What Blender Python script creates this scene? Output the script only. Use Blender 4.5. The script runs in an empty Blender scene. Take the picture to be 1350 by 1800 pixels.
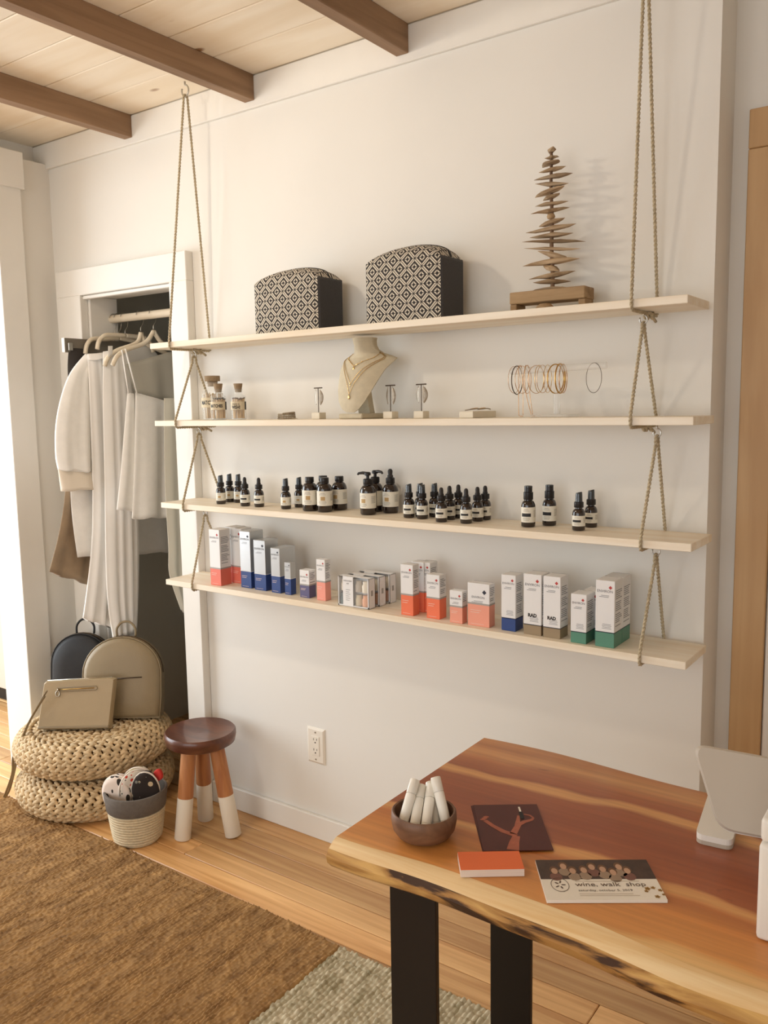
import bpy, bmesh, math, random
import numpy as np
from mathutils import Vector, Matrix

random.seed(7)
rng = np.random.default_rng(7)
scene = bpy.context.scene
COL = scene.collection
PI = math.pi

# ------------------------------------------------------------------ camera
F_PX = 1496.0
CAM = Vector((1.7965, -2.1035, 1.4551))
_yaw, _pit, _rol = math.radians(35.53), math.radians(7.0), math.radians(-0.95)
_w = Vector((-math.sin(_yaw) * math.cos(_pit), math.cos(_yaw) * math.cos(_pit), -math.sin(_pit)))
_r0 = Vector((math.cos(_yaw), math.sin(_yaw), 0))
_u0 = _r0.cross(_w)
_r = math.cos(_rol) * _r0 + math.sin(_rol) * _u0
_u = -math.sin(_rol) * _r0 + math.cos(_rol) * _u0
cam_d = bpy.data.cameras.new('camera')
cam = bpy.data.objects.new('camera', cam_d)
COL.objects.link(cam)
cam.matrix_world = Matrix(((_r.x, _u.x, -_w.x, CAM.x), (_r.y, _u.y, -_w.y, CAM.y), (_r.z, _u.z, -_w.z, CAM.z), (0, 0, 0, 1)))
cam_d.sensor_fit = 'VERTICAL'
cam_d.sensor_height = 24.0
cam_d.lens = F_PX / 1800 * 24.0
cam_d.clip_start = 0.02
scene.camera = cam

# ------------------------------------------------------------------ light
scene.view_settings.view_transform = 'Standard'
scene.view_settings.look = 'None'
scene.view_settings.exposure = 0.0
scene.view_settings.gamma = 1.0
scene.view_settings.use_curve_mapping = False
world = bpy.data.worlds.new('world')
scene.world = world
world.use_nodes = True
world.node_tree.nodes['Background'].inputs[0].default_value = (0.93, 0.97, 1.0, 1)
world.node_tree.nodes['Background'].inputs[1].default_value = 1.6

def lamp(name, kind, loc, energy, color, size=0.05, size_y=None, rot=(0, 0, 0)):
    d = bpy.data.lights.new(name, kind)
    d.energy = energy
    d.color = color
    if kind == 'AREA':
        d.shape = 'RECTANGLE'
        d.size = size
        d.size_y = size_y or size
    else:
        d.shadow_soft_size = size
    o = bpy.data.objects.new(name, d)
    COL.objects.link(o)
    o.location = loc
    o.rotation_euler = rot
    return o

WARM = (1.0, 0.86, 0.69)
def spot(name, loc, target, energy, color, cone, blend, size):
    o = lamp(name, 'SPOT', loc, energy, color, size)
    o.data.spot_size = math.radians(cone)
    o.data.spot_blend = blend
    o.rotation_euler = (Vector(target) - Vector(loc)).to_track_quat('-Z', 'Y').to_euler()
    return o
# two track spots under the beams, aimed at the shelf wall
spot('track_spot_left', (-1.00, -1.33, 2.37), (-0.30, 0.0, 1.30), 5.5, WARM, 130, 0.8, 0.06)
spot('track_spot_middle', (-0.32, -1.33, 2.37), (0.25, -0.1, 1.15), 20, WARM, 145, 0.8, 0.06)
lamp('added_warm_fill_back', 'POINT', (0.3, -3.3, 2.25), 8, WARM, 0.12)  # warm fill added behind the camera to brighten the room
# doorway daylight from the left, and a cool area fill added behind the camera
lamp('doorway_daylight', 'AREA', (-2.75, -1.45, 1.30), 72, (0.86, 0.94, 1.0), 1.9, 2.1, (0, math.radians(-90), 0))
lamp('added_cool_fill_back', 'AREA', (1.0, -4.85, 1.45), 28, (0.90, 0.96, 1.0), 3.6, 1.9, (math.radians(90), 0, 0))

# ------------------------------------------------------------------ helpers
def P(px, py, axis, val):
    """world point where the view ray of a photo pixel meets the plane axis=val"""
    d = (px - 675) * _r - (py - 900) * _u + F_PX * _w
    s = (val - CAM[axis]) / d[axis]
    return CAM + s * d

def depth_of(p):
    return (Vector(p) - CAM).dot(_w)

class MB:
    def __init__(self):
        self.v, self.f, self.m, self.uv = [], [], [], []
    def add(self, vs, fs, m=0, uvs=None):
        n = len(self.v)
        self.v += [tuple(p) for p in vs]
        for i, f in enumerate(fs):
            self.f.append(tuple(n + k for k in f))
            self.m.append(m)
            self.uv.append(uvs[i] if uvs else None)
        return self
    def box(self, x0, x1, y0, y1, z0, z1, m=0, mat=None):
        vs = [Vector(p) for p in ((x0, y0, z0), (x1, y0, z0), (x1, y1, z0), (x0, y1, z0), (x0, y0, z1), (x1, y0, z1), (x1, y1, z1), (x0, y1, z1))]
        if mat:
            vs = [mat @ p for p in vs]
        return self.add(vs, [(3, 2, 1, 0), (4, 5, 6, 7), (0, 1, 5, 4), (1, 2, 6, 5), (2, 3, 7, 6), (3, 0, 4, 7)], m)
    def bbox(self, x0, x1, y0, y1, z0, z1, b=0.002, m=0, mat=None, seg=1):
        bm = bmesh.new()
        vs = [bm.verts.new(p) for p in ((x0, y0, z0), (x1, y0, z0), (x1, y1, z0), (x0, y1, z0), (x0, y0, z1), (x1, y0, z1), (x1, y1, z1), (x0, y1, z1))]
        for f in [(3, 2, 1, 0), (4, 5, 6, 7), (0, 1, 5, 4), (1, 2, 6, 5), (2, 3, 7, 6), (3, 0, 4, 7)]:
            bm.faces.new([vs[i] for i in f])
        bmesh.ops.bevel(bm, geom=bm.edges[:], offset=b, segments=seg, profile=0.5, affect='EDGES')
        return self.bm(bm, m, mat)
    def bm(self, bm, m=0, mat=None):
        bm.verts.index_update()
        vs = [(mat @ v.co) if mat else v.co.copy() for v in bm.verts]
        self.add(vs, [[v.index for v in f.verts] for f in bm.faces], m)
        bm.free()
        return self
    def loft(self, rings, closed=True, caps=True, m=0, loop=False):
        """rings: equal-length lists of points"""
        n = len(rings[0])
        vs = [p for r in rings for p in r]
        fs = []
        R = len(rings)
        for i in range(R if loop else R - 1):
            j = (i + 1) % R
            for k in range(n if closed else n - 1):
                l = (k + 1) % n
                fs.append((i * n + k, i * n + l, j * n + l, j * n + k))
        if caps and closed and not loop:
            fs.append(tuple(range(n - 1, -1, -1)))
            fs.append(tuple((R - 1) * n + k for k in range(n)))
        return self.add(vs, fs, m)
    def lathe(self, prof, n=16, c=(0, 0, 0), m=0, caps=True, mat=None):
        rings = []
        for r, z in prof:
            ring = [Vector((c[0] + r * math.cos(2 * PI * k / n), c[1] + r * math.sin(2 * PI * k / n), c[2] + z)) for k in range(n)]
            if mat:
                ring = [mat @ p for p in ring]
            rings.append(ring)
        return self.loft(rings, True, caps, m)
    def tube(self, path, r, n=8, closed=False, m=0, caps=True, flat=None):
        path = [Vector(p) for p in path]
        rs = r if isinstance(r, (list, tuple)) else [r] * len(path)
        rings = []
        prev = None
        L = len(path)
        for i, p in enumerate(path):
            a = path[(i - 1) % L] if (closed or i) else p
            b = path[(i + 1) % L] if (closed or i < L - 1) else p
            t = (b - a)
            t = t.normalized() if t.length > 1e-9 else Vector((0, 0, 1))
            if prev is None:
                ref = Vector((0, 0, 1)) if abs(t.z) < 0.9 else Vector((1, 0, 0))
                s = t.cross(ref).normalized()
            else:
                s = (prev - t * prev.dot(t))
                s = s.normalized() if s.length > 1e-6 else t.orthogonal().normalized()
            prev = s
            q = t.cross(s)
            ry = rs[i] if flat is None else flat
            rings.append([p + s * (math.cos(2 * PI * k / n) * rs[i]) + q * (math.sin(2 * PI * k / n) * ry) for k in range(n)])
        return self.loft(rings, True, caps, m, loop=closed)
    def prism(self, poly, h0, h1, m=0, mat=None):
        n = len(poly)
        vs = [Vector((x, y, h0)) for x, y in poly] + [Vector((x, y, h1)) for x, y in poly]
        if mat:
            vs = [mat @ p for p in vs]
        fs = [tuple(range(n - 1, -1, -1)), tuple(range(n, 2 * n))] + [(i, (i + 1) % n, n + (i + 1) % n, n + i) for i in range(n)]
        return self.add(vs, fs, m)
    def build(self, name, mats, parent=None, smooth=False, world=False, angle=None):
        me = bpy.data.meshes.new(name)
        off = Vector((0, 0, 0))
        if world and parent is not None:
            q = parent
            while q is not None:
                off += q.location
                q = q.parent
        me.from_pydata([tuple(Vector(p) - off) for p in self.v], [], self.f)
        mats = mats if isinstance(mats, (list, tuple)) else [mats]
        for mm in mats:
            me.materials.append(mm)
        if len(mats) > 1:
            me.polygons.foreach_set('material_index', self.m)
        if any(u for u in self.uv):
            uvl = me.uv_layers.new(name='UVMap')
            k = 0
            for f, u in zip(self.f, self.uv):
                for j in range(len(f)):
                    uvl.data[k].uv = u[j] if u else (0, 0)
                    k += 1
        if smooth:
            me.polygons.foreach_set('use_smooth', [True] * len(me.polygons))
            if angle:
                me.set_sharp_from_angle(angle=math.radians(angle))
        me.update()
        return link(name, me, parent)

def link(name, me, parent=None):
    o = bpy.data.objects.new(name, me)
    COL.objects.link(o)
    if parent is not None:
        o.parent = parent
    return o

def tag(o, label=None, cat=None, group=None, kind=None):
    if label: o['label'] = label
    if cat: o['category'] = cat
    if group: o['group'] = group
    if kind: o['kind'] = kind
    return o

def thing(name, label, cat, loc=(0, 0, 0), rz=0.0, group=None):
    o = bpy.data.objects.new(name, None)
    COL.objects.link(o)
    o.location = loc
    o.rotation_euler = (0, 0, rz)
    o.empty_display_size = 0.05
    return tag(o, label, cat, group)

def kids(o):
    return [c for c in COL.objects if c.parent == o]

def dup(root, loc, rz=0.0, label=None, group=None, scale=None):
    r = root.copy(); COL.objects.link(r)
    r.location = loc; r.rotation_euler = (0, 0, rz)
    if scale: r.scale = (scale, scale, scale)
    if label: r['label'] = label
    if group: r['group'] = group
    for ch in kids(root):
        c = ch.copy(); COL.objects.link(c); c.parent = r
        for g in kids(ch):
            d = g.copy(); COL.objects.link(d); d.parent = c
    return r

def smooth_path(pts, n=6, closed=False):
    pts = [Vector(p) for p in pts]
    out = []
    L = len(pts)
    rngi = range(L) if closed else range(L - 1)
    for i in rngi:
        p0 = pts[(i - 1) % L] if (closed or i > 0) else pts[i]
        p1 = pts[i]; p2 = pts[(i + 1) % L]
        p3 = pts[(i + 2) % L] if (closed or i + 2 < L) else p2
        for k in range(n):
            t = k / n
            out.append(0.5 * ((2 * p1) + (p2 - p0) * t + (2 * p0 - 5 * p1 + 4 * p2 - p3) * t * t + (3 * p1 - p0 - 3 * p2 + p3) * t ** 3))
    if not closed:
        out.append(pts[-1])
    return out

_txt = {}
def text_mesh(s, size, shear=0.0, bold=0.0, align='CENTER', space=1.0):
    key = (s, size, shear, bold, align, space)
    if key in _txt:
        return _txt[key]
    cu = bpy.data.curves.new('lettering', 'FONT')
    cu.body = s; cu.size = size; cu.align_x = align; cu.shear = shear; cu.offset = bold
    cu.space_character = space
    cu.resolution_u = 2
    o = bpy.data.objects.new('lettering', cu)
    COL.objects.link(o)
    dg = bpy.context.evaluated_depsgraph_get()
    me = bpy.data.meshes.new_from_object(o.evaluated_get(dg))
    bpy.data.objects.remove(o)
    vs = [v.co.copy() for v in me.vertices]
    fs = [tuple(p.vertices) for p in me.polygons]
    bpy.data.meshes.remove(me)
    _txt[key] = (vs, fs)
    return _txt[key]

def add_text(mb, s, size, fn, m=0, **kw):
    """fn maps flat (x, y) to a 3d point"""
    vs, fs = text_mesh(s, size, **kw)
    mb.add([fn(v.x, v.y) for v in vs], fs, m)

# ------------------------------------------------------------------ materials
def srgb(r, g, b):
    c = lambda u: ((u / 255 + 0.055) / 1.055) ** 2.4 if u > 10 else u / 255 / 12.92
    return (c(r), c(g), c(b), 1)

_M = {}
def mat(name, rgb, rough=0.5, metal=0.0, noise=0.0, nscale=20.0, bump=0.0, bscale=80.0, trans=0.0, ior=1.45, coat=0.0, sheen=0.0, spec=0.5, alpha=1.0, stretch=(1, 1, 1), emit=0.0, subsurf=0.0):
    if name in _M:
        return _M[name]
    m = bpy.data.materials.new(name); m.use_nodes = True
    nt = m.node_tree; b = nt.nodes['Principled BSDF']
    b.inputs['Base Color'].default_value = srgb(*rgb)
    b.inputs['Roughness'].default_value = rough
    b.inputs['Metallic'].default_value = metal
    b.inputs['Transmission Weight'].default_value = trans
    b.inputs['IOR'].default_value = ior
    b.inputs['Coat Weight'].default_value = coat
    b.inputs['Sheen Weight'].default_value = sheen
    b.inputs['Specular IOR Level'].default_value = spec
    b.inputs['Alpha'].default_value = alpha
    if noise or bump:
        tc = nt.nodes.new('ShaderNodeTexCoord'); mp = nt.nodes.new('ShaderNodeMapping')
        mp.inputs['Scale'].default_value = stretch
        nt.links.new(tc.outputs['Object'], mp.inputs['Vector'])
    if noise:
        nz = nt.nodes.new('ShaderNodeTexNoise'); nz.inputs['Scale'].default_value = nscale; nz.inputs['Detail'].default_value = 4
        nt.links.new(mp.outputs[0], nz.inputs['Vector'])
        mr = nt.nodes.new('ShaderNodeMapRange'); mr.inputs[1].default_value = 0.3; mr.inputs[2].default_value = 0.7
        mr.inputs[3].default_value = 1 - noise; mr.inputs[4].default_value = 1 + noise
        nt.links.new(nz.outputs[0], mr.inputs[0])
        mx = nt.nodes.new('ShaderNodeMix'); mx.data_type = 'RGBA'; mx.blend_type = 'MULTIPLY'; mx.inputs[0].default_value = 1
        mx.inputs[6].default_value = srgb(*rgb)
        nt.links.new(mr.outputs[0], mx.inputs[7]); nt.links.new(mx.outputs[2], b.inputs['Base Color'])
    if bump:
        nb = nt.nodes.new('ShaderNodeTexNoise'); nb.inputs['Scale'].default_value = bscale; nb.inputs['Detail'].default_value = 3
        nt.links.new(mp.outputs[0], nb.inputs['Vector'])
        bp = nt.nodes.new('ShaderNodeBump'); bp.inputs['Strength'].default_value = bump; bp.inputs['Distance'].default_value = 0.004
        nt.links.new(nb.outputs[0], bp.inputs['Height']); nt.links.new(bp.outputs[0], b.inputs['Normal'])
    _M[name] = m
    return m

def wood(name, light, dark, axis=0, along=1.5, across=22.0, rough=0.55, tint=0.10, knots=0.0, knot_rgb=(120, 80, 45), coat=0.0, contrast=(0.35, 0.65)):
    if name in _M:
        return _M[name]
    m = bpy.data.materials.new(name); m.use_nodes = True
    nt = m.node_tree; N = nt.nodes.new; Lk = nt.links.new; b = nt.nodes['Principled BSDF']
    b.inputs['Roughness'].default_value = rough; b.inputs['Coat Weight'].default_value = coat
    tc = N('ShaderNodeTexCoord'); oi = N('ShaderNodeObjectInfo')
    off = N('ShaderNodeVectorMath'); off.operation = 'SCALE'; off.inputs[0].default_value = (13.0, 7.0, 5.0)
    Lk(oi.outputs['Random'], off.inputs['Scale'])
    ad = N('ShaderNodeVectorMath'); Lk(tc.outputs['Object'], ad.inputs[0]); Lk(off.outputs[0], ad.inputs[1])
    mp = N('ShaderNodeMapping'); sc = [across] * 3; sc[axis] = along; mp.inputs['Scale'].default_value = sc
    Lk(ad.outputs[0], mp.inputs['Vector'])
    nz = N('ShaderNodeTexNoise'); nz.inputs['Scale'].default_value = 1.0; nz.inputs['Detail'].default_value = 6; nz.inputs['Distortion'].default_value = 0.6
    Lk(mp.outputs[0], nz.inputs['Vector'])
    cr = N('ShaderNodeValToRGB'); cr.color_ramp.elements[0].position = contrast[0]; cr.color_ramp.elements[1].position = contrast[1]
    cr.color_ramp.elements[0].color = srgb(*dark); cr.color_ramp.elements[1].color = srgb(*light)
    Lk(nz.outputs[0], cr.inputs[0])
    col = cr.outputs[0]
    if knots:
        vk = N('ShaderNodeTexVoronoi'); mk = N('ShaderNodeMapping'); ks = [knots * 2.0] * 3; ks[axis] = knots; mk.inputs['Scale'].default_value = ks
        Lk(ad.outputs[0], mk.inputs['Vector']); Lk(mk.outputs[0], vk.inputs['Vector']); vk.inputs['Scale'].default_value = 1.0
        kr = N('ShaderNodeValToRGB'); kr.color_ramp.elements[0].position = 0.045; kr.color_ramp.elements[1].position = 0.085
        kr.color_ramp.elements[0].color = (1, 1, 1, 1); kr.color_ramp.elements[1].color = (0, 0, 0, 1)
        Lk(vk.outputs['Distance'], kr.inputs[0])
        mk2 = N('ShaderNodeMix'); mk2.data_type = 'RGBA'; Lk(kr.outputs[0], mk2.inputs[0]); Lk(col, mk2.inputs[6]); mk2.inputs[7].default_value = srgb(*knot_rgb)
        col = mk2.outputs[2]
    hs = N('ShaderNodeHueSaturation'); mr = N('ShaderNodeMapRange'); mr.inputs[3].default_value = 1 - tint; mr.inputs[4].default_value = 1 + tint
    Lk(oi.outputs['Random'], mr.inputs[0]); Lk(mr.outputs[0], hs.inputs['Value']); Lk(col, hs.inputs['Color'])
    Lk(hs.outputs[0], b.inputs['Base Color'])
    bp = N('ShaderNodeBump'); bp.inputs['Strength'].default_value = 0.12; bp.inputs['Distance'].default_value = 0.003
    Lk(nz.outputs[0], bp.inputs['Height']); Lk(bp.outputs[0], b.inputs['Normal'])
    _M[name] = m
    return m
# ================================================================== structure
M_wall = mat('wall_paint', (233, 229, 221), 0.75, bump=0.10, bscale=35, noise=0.015, nscale=3)
M_white = mat('trim_paint', (237, 233, 225), 0.45, noise=0.02, nscale=8)
M_plank_c = wood('ceiling_board', (252, 241, 222), (242, 226, 200), 0, 1.2, 9, 0.6, 0.05, knots=2.6, knot_rgb=(150, 105, 62))
M_beam = wood('beam_wood', (158, 126, 96), (132, 102, 74), 1, 2.0, 26, 0.6, 0.05)
M_floor = wood('floor_board', (226, 180, 122), (196, 144, 88), 0, 1.6, 40, 0.38, 0.34, coat=0.15)
M_dark = mat('dark_gap', (40, 30, 22), 0.9)
M_metal = mat('steel', (190, 186, 178), 0.3, 1.0)
M_brass = mat('brass', (205, 165, 95), 0.3, 1.0)

def struct(name, mb, m, parent=None, **kw):
    o = mb.build(name, m, parent, **kw)
    if parent is None:
        o['kind'] = 'structure'
    return o

ZC = 2.51
OX0, OX1, OZ = -1.112, -0.598, 1.905          # closet opening
WR = 1.25                                      # outer corner of the main wall
w = MB()
w.box(-1.40, OX0, 0, 0.13, 0, ZC); w.box(OX0, OX1, 0, 0.13, OZ, ZC); w.box(OX1, WR, 0, 0.13, 0, ZC)
struct('wall_back', w, M_wall)
w = MB(); w.box(WR - 0.2, 4.0, 0.13, 0.2, 0, ZC)
struct('wall_recess', w, M_wall)
# left wall with the doorway
DY0, DY1, DZ = -0.243, -1.30, 2.26
XL = -1.314
w = MB()
w.box(XL - 0.156, XL, DY0, 0, 0, 2.43); w.box(XL - 0.156, XL, DY1, DY0, DZ, 2.43); w.box(XL - 0.156, XL, -5.0, DY1, 0, 2.43)
w.box(XL - 0.156, XL - 0.078, -5.0, 0, 2.43, ZC)
struct('wall_left', w, M_wall)
w = MB(); w.box(4.0, 4.1, -5.0, 0.2, 0, ZC)
struct('wall_right', w, M_wall)
w = MB(); w.box(-1.46, -1.0, -5.1, -5.0, 0, ZC); w.box(3.0, 4.1, -5.1, -5.0, 0, ZC); w.box(-1.0, 3.0, -5.1, -5.0, 0, 0.4); w.box(-1.0, 3.0, -5.1, -5.0, 2.45, ZC)
struct('wall_front', w, M_wall)
# door casing of the doorway on the left wall
w = MB(); w.bbox(XL - 0.002, XL + 0.018, DY0, -0.138, 0, 2.31, 0.002)
struct('trim_2', w, M_white)
w = MB(); w.bbox(XL - 0.002, XL + 0.030, DY1 - 0.11, -0.127, 2.308, 2.445, 0.002)
struct('trim_3', w, M_white)
# closet box
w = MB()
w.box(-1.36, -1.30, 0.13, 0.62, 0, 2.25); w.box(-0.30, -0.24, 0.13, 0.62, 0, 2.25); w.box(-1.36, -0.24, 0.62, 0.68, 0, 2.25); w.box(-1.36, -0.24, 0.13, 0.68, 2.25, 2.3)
struct('wall_closet', w, mat('closet_white_shaded', (205, 200, 188), 0.8, bump=0.1, bscale=30))  # wall white darkened, the closet's shade put into the colour
# closet casing, one piece per board
def board(name, x0, x1, y0, y1, z0, z1, m, parent=None, b=0.0025):
    mb = MB().bbox(x0, x1, y0, y1, z0, z1, b)
    return struct(name, mb, m, parent)
cas = thing('trim_1', None, None); cas['kind'] = 'structure'
for nm, a in (('casing_side', (-1.262, OX0, -0.034, 0.0, 0, OZ)), ('casing_side', (OX1, -0.506, -0.034, 0.0, 0, OZ)), ('casing_head', (-1.262, -0.506, -0.034, 0.0, OZ, 2.005)),
              ('casing_stop', (OX0, OX1, -0.022, 0.0, OZ - 0.014, OZ - 0.001)), ('jamb_liner', (OX0 - 0.0, OX0 + 0.012, 0.001, 0.13, 0, OZ)), ('jamb_liner', (OX1 - 0.012, OX1, 0.001, 0.13, 0, OZ))):
    MB().bbox(*a, 0.0022).build(nm, M_white, cas)
# board under the ceiling
w = MB().bbox(-1.392, WR, -0.013, 0.0, 2.412, ZC - 0.002, 0.002)
struct('trim_4', w, M_white)
# skirting
w = MB().bbox(-0.506, WR, -0.015, 0.0, 0.0, 0.082, 0.003)
struct('baseboard_back', w, M_white)
w = MB().bbox(WR, 1.29, 0.118, 0.13, 0.0, 0.082, 0.003)
struct('baseboard_recess', w, M_white)

# ceiling boards and beams
ceil = thing('ceiling', None, None); ceil['kind'] = 'structure'
MB().box(-1.46, 4.1, -5.1, 0.2, ZC + 0.02, ZC + 0.06).build('ceiling_deck', M_dark, ceil)
pl = None
for k in range(30):
    y1 = -0.010 - 0.172 * k + 0.172 * 0
    o = None
    if pl is None:
        pl = MB().bbox(-2.75, 2.75, -0.0845, 0.0845, 0, 0.02, 0.0025)
        o = pl.build('plank', M_plank_c, ceil); pl = o
    else:
        o = link('plank', pl.data, ceil)
    o.location = (1.31, y1 - 0.086, ZC)
o = link('plank', pl.data, ceil); o.location = (1.31, -0.010 + 0.086, ZC)
bmx = [-1.395 - 0.02, -0.80, -0.197, 0.393, 0.99, 1.59, 2.19, 2.79, 3.39]
bo = None
for k, x in enumerate(bmx):
    if k == 0:
        continue
    if bo is None:
        bo = MB().bbox(-0.021, 0.021, -5.0, -0.013, 0, 0.078, 0.002).build('beam', M_beam, ceil); o = bo
    else:
        o = link('beam', bo.data, ceil)
    o.location = (x, 0, 2.432)

# floor boards
flo = thing('floor', None, None); flo['kind'] = 'structure'
MB().box(-4.2, 4.1, -5.1, 0.68, -0.05, -0.006).build('subfloor', M_dark, flo)
fw = 0.0845
protos = {}
k = 0
y = 0.68
while y > -5.0:
    x = -4.2 + random.uniform(-1.2, 0)
    near = y > -1.35
    while x < 4.1:
        L = random.choice((1.4, 1.9, 2.4, 3.0)) if near else 8.4
        if L not in protos:
            protos[L] = MB().bbox(0.0009, L - 0.0009, -fw + 0.0011, -0.0011, -0.02, 0.0, 0.0022).build('plank', M_floor, flo)
            o = protos[L]
        else:
            o = link('plank', protos[L].data, flo)
        o.location = (x, y, 0)
        x += L
    y -= fw

# door with wooden casing at the right
M_ply = wood('door_wood', (208, 170, 122), (190, 150, 102), 2, 1.2, 16, 0.5, 0.02, knots=3.0, knot_rgb=(95, 62, 35))
d = thing('door_1', None, None, (1.29, 0.13, 0)); d['kind'] = 'structure'
MB().bbox(1.29, 1.365, 0.108, 0.13, 0, 2.045, 0.002).build('casing_side', M_ply, d, world=True)
MB().bbox(2.15, 2.225, 0.108, 0.13, 0, 2.045, 0.002).build('casing_side', M_ply, d, world=True)
MB().bbox(1.29, 2.225, 0.108, 0.13, 2.046, 2.135, 0.002).build('casing_head', M_ply, d, world=True)
dl = MB().bbox(1.367, 2.148, 0.121, 0.13, 0.01, 2.043, 0.002).build('door_leaf', M_white, d, world=True)
MB().lathe([(0.012, 0), (0.012, 0.02), (0.027, 0.03), (0.029, 0.045), (0.02, 0.055), (0.0, 0.057)], 16, mat=Matrix.Translation((2.08, 0.121, 0.95)) @ Matrix.Rotation(PI / 2, 4, 'X')).build('door_knob', M_metal, dl, smooth=True, world=True)

# wall outlet
ot = thing('wall_outlet', 'white wall outlet with two sockets, low on the wall above the baseboard', 'outlet', tuple(P(557, 1310, 1, 0)))
M_plast = mat('outlet_plastic', (238, 230, 216), 0.35)
pm = MB()
pm.loft([[(sx * hx, yy, sz * hz) for sx, sz in ((-1, -1), (1, -1), (1, 1), (-1, 1))] for hx, hz, yy in ((0.038, 0.062, 0.0), (0.038, 0.062, -0.002), (0.031, 0.055, -0.0065))], True, True)
pm.build('cover_plate', M_plast, ot)
rc = MB().bbox(-0.0168, 0.0168, -0.0085, -0.006, -0.0335, 0.0335, 0.001).build('receptacle', M_plast, ot)
for s in (-1, 1):
    q = MB()
    q.box(-0.0075, -0.0055, -0.0088, -0.0084, s * 0.018 + 0.001, s * 0.018 + 0.009)
    q.box(0.0055, 0.0075, -0.0088, -0.0084, s * 0.018 + 0.002, s * 0.018 + 0.009)
    q.lathe([(0.0026, 0), (0.0026, 0.0005)], 10, mat=Matrix.Translation((0, -0.0084, s * 0.018 - 0.006)) @ Matrix.Rotation(PI / 2, 4, 'X'))
    q.build('socket_slots', M_dark, rc)
    MB().lathe([(0.003, 0), (0.003, 0.0012), (0.001, 0.0016)], 10, mat=Matrix.Translation((0, -0.0065, s * 0.047)) @ Matrix.Rotation(PI / 2, 4, 'X')).build('screw', M_metal, ot)

# ================================================================== hanging shelves
M_pine = wood('pine_shelf', (247, 237, 219), (236, 219, 192), 0, 1.6, 26, 0.5, 0.03, knots=1.7, knot_rgb=(150, 110, 70))
SH = [(-0.525, 1.245, 1.681, 1.687), (-0.520, 1.264, 1.4232, 1.4240), (-0.508, 1.267, 1.1455, 1.1430), (-0.502, 1.262, 0.8785, 0.8715)]
YF, YB, TH = -0.190, -0.020, 0.0185
def zs(i, x):
    a = SH[i]
    return a[2] + (a[3] - a[2]) * (x - a[0]) / (a[1] - a[0])
names = ['top hanging pine shelf carrying the two patterned pouches', 'second hanging pine shelf carrying jewellery stands', 'third hanging pine shelf carrying the dark bottles', 'lowest hanging pine shelf carrying the product boxes']
for i, (x0, x1, z0, z1) in enumerate(SH):
    mx = (x0 + x1) / 2; mz = (z0 + z1) / 2
    t = MB().bbox(x0 - mx, x1 - mx, YF, YB, -TH, 0, 0.0012).build('hanging_shelf', M_pine)
    t.location = (mx, 0, mz)
    t.rotation_euler = (0, -math.atan2(z1 - z0, x1 - x0), 0)
    tag(t, names[i], 'shelf', 'pine boards of the hanging shelf')

# ropes
M_rope = mat('jute_rope', (190, 174, 144), 0.85, noise=0.22, nscale=160, bump=0.5, bscale=400)
def rope_strands(mb, path, r=0.0042, turn=0.020):
    path = [Vector(p) for p in path]
    # resample
    pts = []
    for a, b in zip(path[:-1], path[1:]):
        n = max(1, int((b - a).length / 0.0042))
        pts += [a + (b - a) * (k / n) for k in range(n)]
    pts.append(path[-1])
    for ph in (0, PI):
        q = []
        s = 0
        for k, p in enumerate(pts):
            t = (pts[min(k + 1, len(pts) - 1)] - pts[max(k - 1, 0)]).normalized()
            e1 = t.cross(Vector((1, 0, 0)))
            e1 = e1.normalized() if e1.length > 0.05 else Vector((0, 1, 0))
            e2 = t.cross(e1)
            if k: s += (p - pts[k - 1]).length
            a = ph + 2 * PI * s / turn
            q.append(p + (e1 * math.cos(a) + e2 * math.sin(a)) * r * 0.5)
        mb.tube(q, r * 0.62, 6)
side_txt = {0: 'left', 1: 'right'}
lev_txt = ['jute rope loop hanging from the ceiling around the %s end of the top shelf', 'jute rope loop holding the %s end of the second shelf', 'jute rope loop holding the %s end of the third shelf', 'jute rope loop holding the %s end of the lowest shelf']
YM = -0.105
apex_px = {0: [(326, 172), (341, 626), (350, 764), (361, 905)], 1: [(1135, -30), (1131, 566), (1155, 766), (1153, 976)]}
foot_px = {0: [(298, 606), (309, 744), (322, 890), (338, 1030)], 1: [(1110, 532), (1108, 742), (1126, 950), (1124, 1158)]}
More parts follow.
